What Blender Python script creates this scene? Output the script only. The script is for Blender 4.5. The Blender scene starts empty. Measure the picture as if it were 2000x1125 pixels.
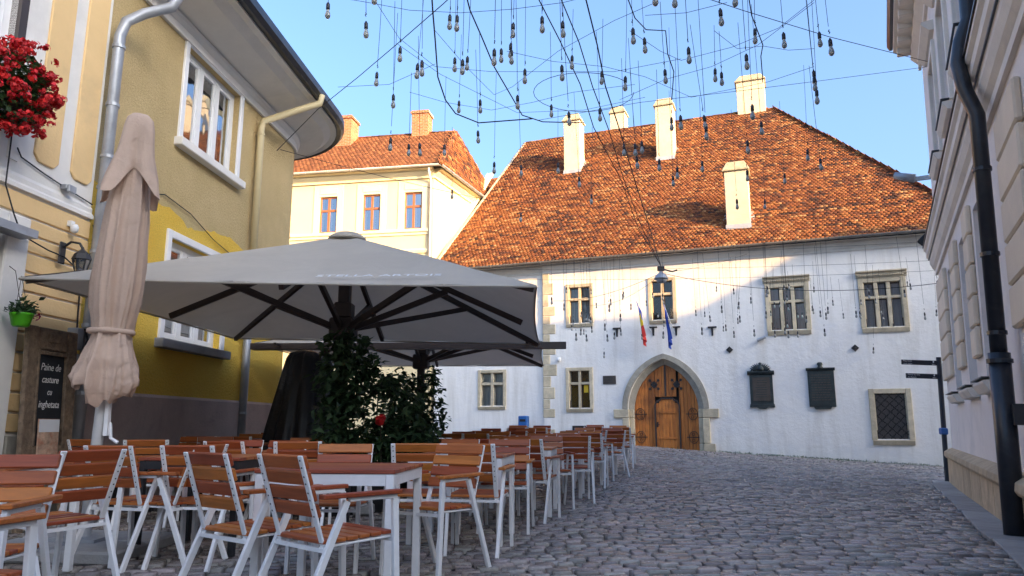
import bpy, bmesh, math, random
import numpy as np
from mathutils import Vector, Matrix
R = math.radians
rnd = random.Random(7)
nr = np.random.default_rng(11)
scene = bpy.context.scene
COL = scene.collection

# ------------------------------------------------------------------ camera
cam_d = bpy.data.cameras.new('camera')
cam = bpy.data.objects.new('camera', cam_d); COL.objects.link(cam)
PITCH = math.atan(268 / 1430.0)
cam.location = (0, 0, 1.0); cam.rotation_euler = (R(90) + PITCH, 0, 0)
cam_d.sensor_width = 36; cam_d.lens = 36 * 1430 / 2000.0
cam_d.clip_start = 0.05; cam_d.clip_end = 3000
scene.camera = cam
# ------------------------------------------------------------------ sky, sun, exposure
SUN_AZ, SUN_EL = 133.0, 17.0
SUN = Vector((math.sin(R(SUN_AZ)) * math.cos(R(SUN_EL)), math.cos(R(SUN_AZ)) * math.cos(R(SUN_EL)), math.sin(R(SUN_EL))))
world = bpy.data.worlds.new('World'); scene.world = world; world.use_nodes = True
wn = world.node_tree.nodes; wl = world.node_tree.links
bg = wn['Background']; sky = wn.new('ShaderNodeTexSky'); sky.sky_type = 'NISHITA'
sky.sun_disc = False; sky.sun_elevation = R(SUN_EL); sky.sun_rotation = R(SUN_AZ)
sky.air_density = 1.0; sky.dust_density = 10.0; sky.ozone_density = 4.3; sky.altitude = 350
wl.new(sky.outputs[0], bg.inputs[0]); bg.inputs[1].default_value = 0.15
sd = bpy.data.lights.new('sun', 'SUN'); sd.energy = 2.8; sd.angle = R(0.5); sd.color = (1.0, 0.58, 0.22)
so = bpy.data.objects.new('sun', sd); COL.objects.link(so); so.rotation_euler = SUN.to_track_quat('Z', 'Y').to_euler()
so.location = (30, -30, 40)
vs = scene.view_settings
vs.view_transform = 'Standard'; vs.look = 'None'; vs.gamma = 1; vs.exposure = 2.15; vs.use_curve_mapping = False
scene.render.engine = 'CYCLES'
scene.cycles.max_bounces = 8; scene.cycles.diffuse_bounces = 4; scene.cycles.transparent_max_bounces = 12

# ------------------------------------------------------------------ materials
def hexc(r, g, b):
    f = lambda c: (c / 255 / 12.92) if c / 255 <= .04045 else ((c / 255 + .055) / 1.055) ** 2.4
    return (f(r), f(g), f(b))
def nodes(name):
    m = bpy.data.materials.new(name); m.use_nodes = True
    return m, m.node_tree.nodes, m.node_tree.links, m.node_tree.nodes['Principled BSDF']
def noise(n, l, scale, detail=5, rough=.6, vec=None, dist=0):
    t = n.new('ShaderNodeTexNoise'); t.inputs['Scale'].default_value = scale
    t.inputs['Detail'].default_value = detail; t.inputs['Roughness'].default_value = rough; t.inputs['Distortion'].default_value = dist
    if vec is not None: l.new(vec, t.inputs['Vector'])
    return t
def mixc(n, l, fac, a, b, mode='MIX'):
    x = n.new('ShaderNodeMix'); x.data_type = 'RGBA'; x.blend_type = mode
    for key, val in ((0, fac), (6, a), (7, b)):
        if hasattr(val, 'links'): l.new(val, x.inputs[key])
        elif key == 0: x.inputs[0].default_value = val
        else: x.inputs[key].default_value = (*val, 1)
    return x.outputs[2]
def ramp(n, l, src, p0, p1, c0=(0, 0, 0), c1=(1, 1, 1)):
    r = n.new('ShaderNodeValToRGB'); r.color_ramp.elements[0].position = p0; r.color_ramp.elements[1].position = p1
    r.color_ramp.elements[0].color = (*c0, 1); r.color_ramp.elements[1].color = (*c1, 1); l.new(src, r.inputs[0]); return r.outputs[0]
def mulv(c, k): return tuple(min(1, max(0, x * k)) for x in c)
def M(name, col, rough=.8, var=.12, vsc=2.0, bump=0.0, bsc=60, metal=0, spec=.5, dirt=None, dirt_amt=.5, dsc=.7, stretch=None, rand=0, attr=None, bdist=.02, coat=0):
    m, n, l, p = nodes(name)
    tc = n.new('ShaderNodeTexCoord'); v = tc.outputs['Object']
    if stretch:
        mp = n.new('ShaderNodeMapping'); mp.inputs['Scale'].default_value = stretch; l.new(v, mp.inputs[0]); v = mp.outputs[0]
    if rand:
        oi = n.new('ShaderNodeObjectInfo'); ad = n.new('ShaderNodeVectorMath'); ad.operation = 'ADD'
        sc = n.new('ShaderNodeMath'); sc.operation = 'MULTIPLY'; sc.inputs[1].default_value = 37.0; l.new(oi.outputs['Random'], sc.inputs[0])
        l.new(v, ad.inputs[0]); l.new(sc.outputs[0], ad.inputs[1]); v = ad.outputs[0]
    t = noise(n, l, vsc, 6, .65, v)
    f = ramp(n, l, t.outputs[0], .28, .72)
    c = mixc(n, l, f, mulv(col, 1 - var), mulv(col, 1 + var))
    if attr:
        a = n.new('ShaderNodeAttribute'); a.attribute_name = attr
        c = mixc(n, l, 1.0, c, a.outputs['Color'], 'MULTIPLY')
    if rand:
        hs = n.new('ShaderNodeHueSaturation')
        mr = n.new('ShaderNodeMapRange'); l.new(oi.outputs['Random'], mr.inputs[0]); mr.inputs[3].default_value = 1 - rand; mr.inputs[4].default_value = 1 + rand
        l.new(mr.outputs[0], hs.inputs['Value']); l.new(c, hs.inputs['Color']); c = hs.outputs[0]
    if dirt:
        t2 = noise(n, l, dsc, 8, .7, v, .6); f2 = ramp(n, l, t2.outputs[0], .5, .75)
        mm = n.new('ShaderNodeMath'); mm.operation = 'MULTIPLY'; mm.inputs[1].default_value = dirt_amt; l.new(f2, mm.inputs[0])
        c = mixc(n, l, mm.outputs[0], c, dirt)
    l.new(c, p.inputs['Base Color'])
    p.inputs['Roughness'].default_value = rough; p.inputs['Metallic'].default_value = metal
    p.inputs['Specular IOR Level'].default_value = spec
    if coat: p.inputs['Coat Weight'].default_value = coat
    if bump:
        t3 = noise(n, l, bsc, 4, .6, v); b = n.new('ShaderNodeBump'); b.inputs['Strength'].default_value = bump; b.inputs['Distance'].default_value = bdist
        l.new(t3.outputs[0], b.inputs['Height']); l.new(b.outputs[0], p.inputs['Normal'])
    return m
MAT = {}
MAT['white_plaster'] = M('white_plaster', (.84, .83, .80), .9, .035, .6, .25, 14, dirt=(.60, .58, .54), dirt_amt=.22, dsc=.45)
MAT['white_roof_trim'] = M('white_roof_trim', (.72, .69, .62), .9, .08, 1.5, .2, 20, dirt=(.45, .42, .38), dirt_amt=.5)
MAT['stone'] = M('stone', (.56, .48, .34), .9, .22, 3.5, .5, 25, dirt=(.25, .22, .18), dirt_amt=.55, dsc=1.6, rand=.12)
MAT['stone_grey'] = M('stone_grey', (.36, .33, .27), .9, .22, 3.5, .5, 25, dirt=(.2, .18, .15), dirt_amt=.6, dsc=1.6, rand=.1)
MAT['cream_plaster'] = M('cream_plaster', (.72, .60, .36), .9, .05, .8, .15, 20, dirt=(.62, .54, .38), dirt_amt=.3)
MAT['cream_trim'] = M('cream_trim', (.74, .65, .43), .9, .04, 1.5, .1, 20)
MAT['chimney_plaster'] = M('chimney_plaster', (.66, .57, .40), .9, .1, 1.6, .3, 18, dirt=(.45, .40, .30), dirt_amt=.55, dsc=.9)
MAT['chimney_cap'] = M('chimney_cap', (.42, .37, .24), .95, .3, 5, .5, 22, dirt=(.2, .18, .12), dirt_amt=.6, dsc=2)
MAT['flashing'] = M('flashing', (.5, .5, .5), .5, .15, 4, metal=.4)
MAT['beige_plaster'] = M('beige_plaster', (.78, .54, .26), .9, .07, 1.2, .25, 35, dirt=(.42, .31, .19), dirt_amt=.4, dsc=.8)
MAT['pale_trim'] = M('pale_trim', (.76, .73, .68), .85, .06, 2, .15, 30, dirt=(.42, .40, .37), dirt_amt=.35)
MAT['mauve_plinth'] = M('mauve_plinth', (.50, .40, .38), .9, .15, 1.5, .4, 30, dirt=(.16, .13, .125), dirt_amt=.5, dsc=1.2)
MAT['right_plaster'] = M('right_plaster', (.80, .71, .64), .9, .06, .9, .2, 25, dirt=(.44, .40, .38), dirt_amt=.45, dsc=.8)
MAT['right_beige'] = M('right_beige', (.76, .62, .46), .9, .07, 1.4, .2, 30, dirt=(.42, .36, .30), dirt_amt=.4, rand=.06)
MAT['right_trim'] = M('right_trim', (.76, .68, .58), .85, .07, 1.5, .15, 30, dirt=(.36, .33, .30), dirt_amt=.45)
MAT['sandstone'] = M('sandstone', (.50, .38, .24), .95, .2, 3, .5, 30, dirt=(.2, .16, .11), dirt_amt=.7, dsc=1.5, rand=.1)
MAT['slab'] = M('slab', (.30, .285, .265), .8, .18, 4, .4, 60, dirt=(.15, .15, .15), dirt_amt=.5, rand=.12)
MAT['joint'] = M('joint', (.022, .022, .026), .95, .3, 5, .6, 50, dirt=(.035, .05, .022), dirt_amt=.7, dsc=.35)
MAT['white_metal'] = M('white_metal', (.78, .78, .78), .42, .06, 8, .05, 40, dirt=(.5, .48, .45), dirt_amt=.3, dsc=4, rand=.04)
MAT['black_metal'] = M('black_metal', (.018, .019, .022), .45, .2, 5, .05, 30)
MAT['dark_blue_metal'] = M('dark_blue_metal', (.012, .018, .032), .4, .2, 5)
MAT['galv'] = M('galvanised', (.36, .38, .41), .45, .15, 5, .08, 20, metal=.35, dirt=(.25, .26, .27), dirt_amt=.5, dsc=3)
MAT['old_gutter'] = M('old_gutter', (.17, .165, .155), .6, .25, 4, .1, 20, dirt=(.10, .09, .08), dirt_amt=.6, dsc=2)
MAT['cream_pipe'] = M('cream_pipe', (.60, .50, .29), .5, .06, 4)
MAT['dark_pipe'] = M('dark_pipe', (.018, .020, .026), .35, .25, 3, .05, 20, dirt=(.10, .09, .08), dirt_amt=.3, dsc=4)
MAT['pvc'] = M('white_window_frame', (.78, .78, .78), .35, .03, 3)
MAT['brown_frame'] = M('brown_frame', (.34, .12, .045), .5, .15, 6)
MAT['dark_frame'] = M('dark_frame', (.05, .035, .03), .5, .2, 6)
MAT['iron'] = M('iron', (.022, .02, .02), .55, .3, 8, .2, 40)
MAT['bronze'] = M('bronze', (.030, .040, .042), .5, .3, 5, .3, 30, metal=.3, dirt=(.07, .10, .09), dirt_amt=.5, dsc=3)
MAT['bronze_face'] = M('bronze_face', (.075, .062, .052), .5, .25, 4, .25, 60, metal=.3, dirt=(.04, .05, .05), dirt_amt=.5, dsc=2)
def lime_plaster():
    m, n, l, p = nodes('old_lime_plaster')
    tc = n.new('ShaderNodeTexCoord'); v = tc.outputs['Object']
    mp = n.new('ShaderNodeMapping'); mp.inputs['Scale'].default_value = (2.2, 2.2, .22); l.new(v, mp.inputs[0])
    t1 = noise(n, l, 1.0, 8, .68, mp.outputs[0], .4); t2 = noise(n, l, .45, 9, .72, v, 1.2); t3 = noise(n, l, 5, 8, .75, v)
    c = mixc(n, l, ramp(n, l, t1.outputs[0], .47, .76), (.85, .83, .79), (.66, .63, .575))
    c = mixc(n, l, ramp(n, l, t2.outputs[0], .52, .70), c, (.76, .755, .75))
    c = mixc(n, l, ramp(n, l, t3.outputs[0], .62, .80), c, (.68, .66, .62))
    l.new(c, p.inputs['Base Color']); p.inputs['Roughness'].default_value = .93
    t4 = noise(n, l, 3.0, 8, .7, v); b = n.new('ShaderNodeBump'); b.inputs['Strength'].default_value = .5; b.inputs['Distance'].default_value = .05
    l.new(t4.outputs[0], b.inputs['Height']); l.new(b.outputs[0], p.inputs['Normal']); return m
MAT['white_plaster'] = lime_plaster()
MAT['black_rubber'] = M('black_rubber', (.012, .012, .013), .6, .1, 5)
MAT['concrete'] = M('concrete', (.34, .34, .34), .9, .15, 5, .4, 50, dirt=(.18, .18, .18), dirt_amt=.5)
MAT['blue_plastic'] = M('blue_plastic', (.012, .10, .33), .4, .1, 4)
MAT['green_plastic'] = M('green_plastic', (.10, .50, .02), .35, .06, 4)
MAT['flag_blue'] = M('flag_blue', (.01, .045, .30), .75, .1, 5)
MAT['flag_yellow'] = M('flag_yellow', (.85, .60, .02), .75, .06, 5)
MAT['flag_red'] = M('flag_red', (.62, .035, .025), .75, .06, 5)
MAT['chalk'] = M('chalk', (.75, .75, .73), .9, .1, 30)
MAT['board'] = M('chalkboard', (.015, .018, .022), .6, .3, 6)
MAT['carved_wood'] = M('carved_wood', (.20, .14, .09), .8, .45, 14, .9, 45, dirt=(.07, .045, .03), dirt_amt=.7, dsc=6)
MAT['white_print'] = M('white_print', (.72, .74, .76), .7, .03, 5)
MAT['curtain'] = M('curtain', (.46, .46, .45), .9, .15, 2, stretch=(14, 1, .4))
MAT['curtain_red'] = M('curtain_red', (.26, .10, .09), .9, .2, 2, stretch=(14, 1, .4))
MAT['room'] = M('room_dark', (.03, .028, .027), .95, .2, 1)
MAT['white_blind'] = M('blind', (.62, .60, .54), .9, .05, 2)
MAT['red_petal'] = M('red_petal', (.60, .012, .012), .6, .25, 20, attr='tint')
MAT['pink_petal'] = M('pink_petal', (.45, .03, .12), .6, .25, 20)
MAT['soil'] = M('soil', (.03, .022, .016), 1, .3, 10, .6, 40)
MAT['tarp'] = M('black_tarp', (.016, .017, .022), .42, .3, 2, .35, 9, bdist=.05)
MAT['cable'] = M('cable', (.012, .012, .014), .6, .1, 3)
MAT['paper_photo'] = M('printed_food', (.50, .34, .24), .5, .6, 9, dirt=(.45, .10, .03), dirt_amt=.8, dsc=14)
MAT['yellow_paper'] = M('yellow_paper', (.70, .48, .03), .7, .05, 5)
MAT['socket'] = M('lamp_socket', (.014, .014, .018), .5, .1, 5)

def bulb_mat():
    m, n, l, p = nodes('bulb_glass')
    p.inputs['Base Color'].default_value = (.27, .275, .25, 1); p.inputs['Roughness'].default_value = .12
    p.inputs['Subsurface Weight'].default_value = 0; p.inputs['Coat Weight'].default_value = .5
    return m
MAT['bulb'] = bulb_mat()
def fabric(name, col, trans=.35, var=.07, wr=.25):
    m, n, l, p = nodes(name)
    tc = n.new('ShaderNodeTexCoord'); t = noise(n, l, 1.3, 7, .7, tc.outputs['Object'], .8)
    c = mixc(n, l, ramp(n, l, t.outputs[0], .3, .7), mulv(col, 1 - var), mulv(col, 1 + var))
    l.new(c, p.inputs['Base Color']); p.inputs['Roughness'].default_value = .85; p.inputs['Specular IOR Level'].default_value = .25
    tr = n.new('ShaderNodeBsdfTranslucent'); l.new(c, tr.inputs[0])
    mx = n.new('ShaderNodeMixShader'); mx.inputs[0].default_value = trans; l.new(p.outputs[0], mx.inputs[1]); l.new(tr.outputs[0], mx.inputs[2])
    l.new(mx.outputs[0], n['Material Output'].inputs[0])
    t3 = noise(n, l, 4, 5, .6, tc.outputs['Object'], 1.5); b = n.new('ShaderNodeBump'); b.inputs['Strength'].default_value = wr; b.inputs['Distance'].default_value = .05
    l.new(t3.outputs[0], b.inputs['Height']); l.new(b.outputs[0], p.inputs['Normal'])
    return m
MAT['umbrella'] = fabric('umbrella_canvas', (.52, .475, .405), .20)
MAT['umbrella_pink'] = fabric('umbrella_canvas_beige', (.58, .43, .335), .15, .10, .5)
def wood(name, col, rough=.45, rand=.28):
    m, n, l, p = nodes(name)
    tc = n.new('ShaderNodeTexCoord'); oi = n.new('ShaderNodeObjectInfo')
    sc = n.new('ShaderNodeMath'); sc.operation = 'MULTIPLY'; sc.inputs[1].default_value = 53; l.new(oi.outputs['Random'], sc.inputs[0])
    ad = n.new('ShaderNodeVectorMath'); ad.operation = 'ADD'; l.new(tc.outputs['Object'], ad.inputs[0]); l.new(sc.outputs[0], ad.inputs[1])
    mp = n.new('ShaderNodeMapping'); mp.inputs['Scale'].default_value = (2.5, 30, 30); l.new(ad.outputs[0], mp.inputs[0])
    t = noise(n, l, 1.0, 6, .65, mp.outputs[0], .5)
    c = mixc(n, l, ramp(n, l, t.outputs[0], .25, .75), mulv(col, .62), mulv(col, 1.3))
    hs = n.new('ShaderNodeHueSaturation'); mr = n.new('ShaderNodeMapRange'); l.new(oi.outputs['Random'], mr.inputs[0])
    mr.inputs[3].default_value = 1 - rand; mr.inputs[4].default_value = 1 + rand
    l.new(mr.outputs[0], hs.inputs['Value'])
    m2 = n.new('ShaderNodeMapRange'); l.new(sc.outputs[0], m2.inputs[0]); m2.inputs[1].default_value = 0; m2.inputs[2].default_value = 53; m2.inputs[3].default_value = .488; m2.inputs[4].default_value = .515
    l.new(m2.outputs[0], hs.inputs['Hue']); l.new(c, hs.inputs['Color'])
    l.new(hs.outputs[0], p.inputs['Base Color']); p.inputs['Roughness'].default_value = rough
    b = n.new('ShaderNodeBump'); b.inputs['Strength'].default_value = .15; b.inputs['Distance'].default_value = .004; l.new(t.outputs[0], b.inputs['Height']); l.new(b.outputs[0], p.inputs['Normal'])
    return m
MAT['slat_wood'] = wood('oiled_slat_wood', (.37, .092, .020))
MAT['table_wood'] = wood('table_wood', (.36, .105, .040), .4, .2)
def gate_wood():
    m, n, l, p = nodes('gate_wood')
    tc = n.new('ShaderNodeTexCoord'); oi = n.new('ShaderNodeObjectInfo')
    mp = n.new('ShaderNodeMapping'); mp.inputs['Scale'].default_value = (14, 14, 1.2); l.new(tc.outputs['Object'], mp.inputs[0])
    t = noise(n, l, 1.0, 6, .65, mp.outputs[0], .6)
    c = mixc(n, l, ramp(n, l, t.outputs[0], .25, .75), (.34, .09, .016), (.72, .26, .05))
    t2 = noise(n, l, 1.1, 5, .6, tc.outputs['Object']); c = mixc(n, l, ramp(n, l, t2.outputs[0], .5, .8), c, (.12, .04, .015))
    hs = n.new('ShaderNodeHueSaturation'); mr = n.new('ShaderNodeMapRange'); l.new(oi.outputs['Random'], mr.inputs[0]); mr.inputs[3].default_value = .75; mr.inputs[4].default_value = 1.25
    l.new(mr.outputs[0], hs.inputs['Value']); l.new(c, hs.inputs['Color']); l.new(hs.outputs[0], p.inputs['Base Color']); p.inputs['Roughness'].default_value = .5
    return m
MAT['gate_wood'] = gate_wood()
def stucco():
    m, n, l, p = nodes('roughcast_stucco')
    tc = n.new('ShaderNodeTexCoord'); v = tc.outputs['Object']; sx = n.new('ShaderNodeSeparateXYZ'); l.new(v, sx.inputs[0])
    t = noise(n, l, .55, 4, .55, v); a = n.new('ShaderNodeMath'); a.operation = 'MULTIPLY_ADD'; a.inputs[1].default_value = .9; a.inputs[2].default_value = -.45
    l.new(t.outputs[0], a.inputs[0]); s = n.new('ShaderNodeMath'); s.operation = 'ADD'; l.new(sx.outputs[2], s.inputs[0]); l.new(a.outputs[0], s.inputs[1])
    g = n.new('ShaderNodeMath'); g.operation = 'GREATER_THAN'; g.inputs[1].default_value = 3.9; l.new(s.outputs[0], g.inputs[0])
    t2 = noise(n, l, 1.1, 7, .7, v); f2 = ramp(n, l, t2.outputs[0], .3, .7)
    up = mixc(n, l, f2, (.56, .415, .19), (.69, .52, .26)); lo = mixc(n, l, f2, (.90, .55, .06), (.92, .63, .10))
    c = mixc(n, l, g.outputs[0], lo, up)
    t4 = noise(n, l, 60, 3, .7, v); c = mixc(n, l, ramp(n, l, t4.outputs[0], .3, .62), mixc(n, l, .35, c, (.05, .035, .015)), c)
    l.new(c, p.inputs['Base Color']); p.inputs['Roughness'].default_value = .95
    t3 = noise(n, l, 26, 5, .75, v); b = n.new('ShaderNodeBump'); b.inputs['Strength'].default_value = .9; b.inputs['Distance'].default_value = .035
    l.new(t3.outputs[0], b.inputs['Height']); l.new(b.outputs[0], p.inputs['Normal'])
    return m
MAT['stucco'] = stucco()
def tile_mat(name, rough=.85):
    m, n, l, p = nodes(name)
    a = n.new('ShaderNodeAttribute'); a.attribute_name = 'tint'; tc = n.new('ShaderNodeTexCoord')
    t = noise(n, l, 9, 6, .7, tc.outputs['Object']); c = mixc(n, l, ramp(n, l, t.outputs[0], .3, .75), mulv((1, 1, 1), .72), (1, 1, 1))
    c2 = mixc(n, l, 1.0, a.outputs['Color'], c, 'MULTIPLY'); l.new(c2, p.inputs['Base Color']); p.inputs['Roughness'].default_value = rough
    p.inputs['Specular IOR Level'].default_value = .3
    return m
MAT['tile'] = tile_mat('clay_tile')
def cobble_mat():
    m, n, l, p = nodes('cobble_stone')
    a = n.new('ShaderNodeAttribute'); a.attribute_name = 'tint'; tc = n.new('ShaderNodeTexCoord')
    oi = n.new('ShaderNodeObjectInfo'); v = n.new('ShaderNodeVectorMath'); v.operation = 'MULTIPLY_ADD'
    l.new(oi.outputs['Random'], v.inputs[0]); v.inputs[1].default_value = (31, 17, 9); l.new(tc.outputs['Object'], v.inputs[2])
    geo = n.new('ShaderNodeNewGeometry')
    big = noise(n, l, .35, 4, .6, geo.outputs['Position']); t = noise(n, l, 30, 6, .7, geo.outputs['Position'])
    c = mixc(n, l, ramp(n, l, big.outputs[0], .36, .64), (.27, .25, .235), (.36, .30, .265))
    c = mixc(n, l, 1.0, c, a.outputs['Color'], 'MULTIPLY')
    c = mixc(n, l, ramp(n, l, t.outputs[0], .3, .7), mixc(n, l, .4, c, (.04, .04, .05)), c)
    l.new(c, p.inputs['Base Color'])
    r = n.new('ShaderNodeMapRange'); l.new(t.outputs[0], r.inputs[0]); r.inputs[3].default_value = .13; r.inputs[4].default_value = .36; l.new(r.outputs[0], p.inputs['Roughness'])
    b = n.new('ShaderNodeBump'); b.inputs['Strength'].default_value = .45; b.inputs['Distance'].default_value = .008; l.new(t.outputs[0], b.inputs['Height']); l.new(b.outputs[0], p.inputs['Normal'])
    return m
MAT['cobble'] = cobble_mat()
def glass_mat(name, tint=(.75, .8, .82), refl=.22):
    m, n, l, p = nodes(name)
    n.remove(p); g = n.new('ShaderNodeBsdfGlossy'); g.inputs['Roughness'].default_value = .03; g.inputs[0].default_value = (.9, .92, .95, 1)
    t = n.new('ShaderNodeBsdfTransparent'); t.inputs[0].default_value = (*tint, 1)
    lw = n.new('ShaderNodeFresnel'); lw.inputs[0].default_value = 1.5
    ad = n.new('ShaderNodeMath'); ad.operation = 'ADD'; ad.inputs[1].default_value = refl; ad.use_clamp = True; l.new(lw.outputs[0], ad.inputs[0])
    tc = n.new('ShaderNodeTexCoord'); t3 = noise(n, l, 1.6, 2, .5, tc.outputs['Object']); b = n.new('ShaderNodeBump'); b.inputs['Strength'].default_value = .06; b.inputs['Distance'].default_value = .1
    l.new(t3.outputs[0], b.inputs['Height']); l.new(b.outputs[0], g.inputs['Normal'])
    mx = n.new('ShaderNodeMixShader'); l.new(ad.outputs[0], mx.inputs[0]); l.new(t.outputs[0], mx.inputs[1]); l.new(g.outputs[0], mx.inputs[2])
    l.new(mx.outputs[0], n['Material Output'].inputs[0]); return m
MAT['glass'] = glass_mat('window_glass', refl=.06)
MAT['glass_shiny'] = glass_mat('window_glass_shiny', refl=.45)
def leaf_mat(name, c0, c1):
    m, n, l, p = nodes(name)
    a = n.new('ShaderNodeAttribute'); a.attribute_name = 'tint'; sp = n.new('ShaderNodeSeparateColor'); l.new(a.outputs['Color'], sp.inputs[0])
    c = mixc(n, l, sp.outputs[0], c0, c1); l.new(c, p.inputs['Base Color']); p.inputs['Roughness'].default_value = .45
    tr = n.new('ShaderNodeBsdfTranslucent'); l.new(c, tr.inputs[0]); mx = n.new('ShaderNodeMixShader'); mx.inputs[0].default_value = .25
    l.new(p.outputs[0], mx.inputs[1]); l.new(tr.outputs[0], mx.inputs[2]); l.new(mx.outputs[0], n['Material Output'].inputs[0]); return m
MAT['leaf'] = leaf_mat('leaf', (.018, .045, .014), (.07, .13, .035))
MAT['leaf_dark'] = leaf_mat('leaf_dark', (.018, .042, .018), (.085, .15, .06))
MAT['leaf_pale'] = leaf_mat('leaf_pale', (.25, .30, .20), (.45, .48, .36))
MAT['stem'] = M('stem', (.07, .05, .03), .9, .3, 8)
def brick_mat():
    m, n, l, p = nodes('chimney_brick')
    tc = n.new('ShaderNodeTexCoord'); mp = n.new('ShaderNodeMapping'); mp.inputs['Rotation'].default_value = (R(90), 0, 0); l.new(tc.outputs['Object'], mp.inputs[0])
    b = n.new('ShaderNodeTexBrick'); b.inputs['Scale'].default_value = 1; b.inputs['Brick Width'].default_value = .28; b.inputs['Row Height'].default_value = .085; b.inputs['Mortar Size'].default_value = .010
    b.inputs['Color1'].default_value = (.46, .17, .06, 1); b.inputs['Color2'].default_value = (.33, .11, .045, 1); b.inputs['Mortar'].default_value = (.40, .33, .24, 1)
    l.new(mp.outputs[0], b.inputs[0]); l.new(b.outputs[0], p.inputs['Base Color']); p.inputs['Roughness'].default_value = .95
    bp = n.new('ShaderNodeBump'); bp.inputs['Strength'].default_value = .6; bp.inputs['Distance'].default_value = .02; bp.invert = True; l.new(b.outputs['Fac'], bp.inputs['Height']); l.new(bp.outputs[0], p.inputs['Normal'])
    return m
MAT['brick'] = brick_mat()

# ------------------------------------------------------------------ mesh helpers
class B:
    def __init__(s): s.v = []; s.f = []; s.t = []
    def add(s, vs, fs, t=None):
        k = len(s.v); s.v += [tuple(map(float, x)) for x in vs]; s.f += [tuple(i + k for i in q) for q in fs]
        s.t += [t] * len(fs); return s
    def box(s, x0, x1, y0, y1, z0, z1, t=None):
        return s.add([(x0, y0, z0), (x1, y0, z0), (x1, y1, z0), (x0, y1, z0), (x0, y0, z1), (x1, y0, z1), (x1, y1, z1), (x0, y1, z1)],
                     [(0, 3, 2, 1), (4, 5, 6, 7), (0, 1, 5, 4), (1, 2, 6, 5), (2, 3, 7, 6), (3, 0, 4, 7)], t)
    def bar(s, p, q, w, h, up=(0, 0, 1)):
        p = Vector(p); q = Vector(q); d = (q - p).normalized(); up = Vector(up)
        if abs(d.dot(up)) > .98: up = Vector((0, 1, 0))
        a = d.cross(up).normalized() * (w / 2); b = a.cross(d).normalized() * (h / 2)
        vs = [p - a - b, p + a - b, p + a + b, p - a + b, q - a - b, q + a - b, q + a + b, q - a + b]
        return s.add(vs, [(0, 3, 2, 1), (4, 5, 6, 7), (0, 1, 5, 4), (1, 2, 6, 5), (2, 3, 7, 6), (3, 0, 4, 7)])
    def tube(s, pts, r, n=6, cap=True):
        pts = [Vector(p) for p in pts]; rings = []
        rr = r if isinstance(r, (list, tuple)) else [r] * len(pts)
        k = len(s.v); ref = Vector((0, 0, 1))
        for i, p in enumerate(pts):
            d = (pts[min(i + 1, len(pts) - 1)] - pts[max(i - 1, 0)]).normalized()
            u = d.cross(ref if abs(d.z) < .95 else Vector((0, 1, 0))).normalized(); w = u.cross(d)
            for j in range(n):
                a = 2 * math.pi * j / n; s.v.append(tuple(p + (u * math.cos(a) + w * math.sin(a)) * rr[i]))
        for i in range(len(pts) - 1):
            for j in range(n):
                a, b = k + i * n + j, k + i * n + (j + 1) % n
                s.f.append((a, b, b + n, a + n)); s.t.append(None)
        if cap:
            s.f.append(tuple(k + j for j in range(n))[::-1]); s.f.append(tuple(k + (len(pts) - 1) * n + j for j in range(n))); s.t += [None, None]
        return s
    def lathe(s, prof, n=16, c=(0, 0, 0), fn=None, cap=True):
        k = len(s.v)
        for i, (r, z) in enumerate(prof):
            for j in range(n):
                a = 2 * math.pi * j / n; q = r * (fn(a, i / (len(prof) - 1)) if fn else 1)
                s.v.append((c[0] + q * math.cos(a), c[1] + q * math.sin(a), c[2] + z))
        for i in range(len(prof) - 1):
            for j in range(n):
                a, b = k + i * n + j, k + i * n + (j + 1) % n; s.f.append((a, b, b + n, a + n)); s.t.append(None)
        if cap:
            s.f.append(tuple(k + j for j in range(n))[::-1]); s.f.append(tuple(k + (len(prof) - 1) * n + j for j in range(n))); s.t += [None, None]
        return s
    def prism(s, poly, y0, y1):      # polygon in (x, z), extruded along y; counter-clockwise seen from -y
        n = len(poly); vs = [(x, y0, z) for x, z in poly] + [(x, y1, z) for x, z in poly]
        return s.add(vs, [tuple(range(n)), tuple(range(2 * n - 1, n - 1, -1))] + [(i, i + n, (i + 1) % n + n, (i + 1) % n) for i in range(n)])
    def prof(s, pr, x0, x1):         # profile in (y, z) extruded along x
        n = len(pr); vs = [(x0, y, z) for y, z in pr] + [(x1, y, z) for y, z in pr]
        return s.add(vs, [tuple(range(n))[::-1], tuple(range(n, 2 * n))] + [(i, (i + 1) % n, (i + 1) % n + n, i + n) for i in range(n)])
    def mesh(s, name, mat, smooth=False, bevel=0, fix=True):
        me = bpy.data.meshes.new(name); me.from_pydata(s.v, [], s.f)
        if bevel or fix:
            bm = bmesh.new(); bm.from_mesh(me)
            if fix: bmesh.ops.recalc_face_normals(bm, faces=bm.faces)
            if bevel:
                es = [e for e in bm.edges if len(e.link_faces) == 2 and e.calc_face_angle(0) > .5]
                bmesh.ops.bevel(bm, geom=es, offset=bevel, segments=1, affect='EDGES', clamp_overlap=True)
            bm.to_mesh(me); bm.free()
        if any(x is not None for x in s.t) and not bevel:
            at = me.color_attributes.new('tint', 'FLOAT_COLOR', 'CORNER')
            arr = np.ones((len(me.loops), 4), np.float32)
            for p in me.polygons:
                c = s.t[p.index]
                if c is not None: arr[p.loop_start:p.loop_start + p.loop_total, :3] = c
            at.data.foreach_set('color', arr.ravel())
        if smooth: me.shade_smooth() if smooth is True else me.shade_smooth()
        if mat is not None: me.materials.append(MAT[mat] if isinstance(mat, str) else mat)
        return me
    def build(s, name, mat, parent=None, smooth=False, bevel=0, loc=None, fix=True):
        return link(name, s.mesh(name, mat, smooth, bevel, fix), parent, loc)
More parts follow.
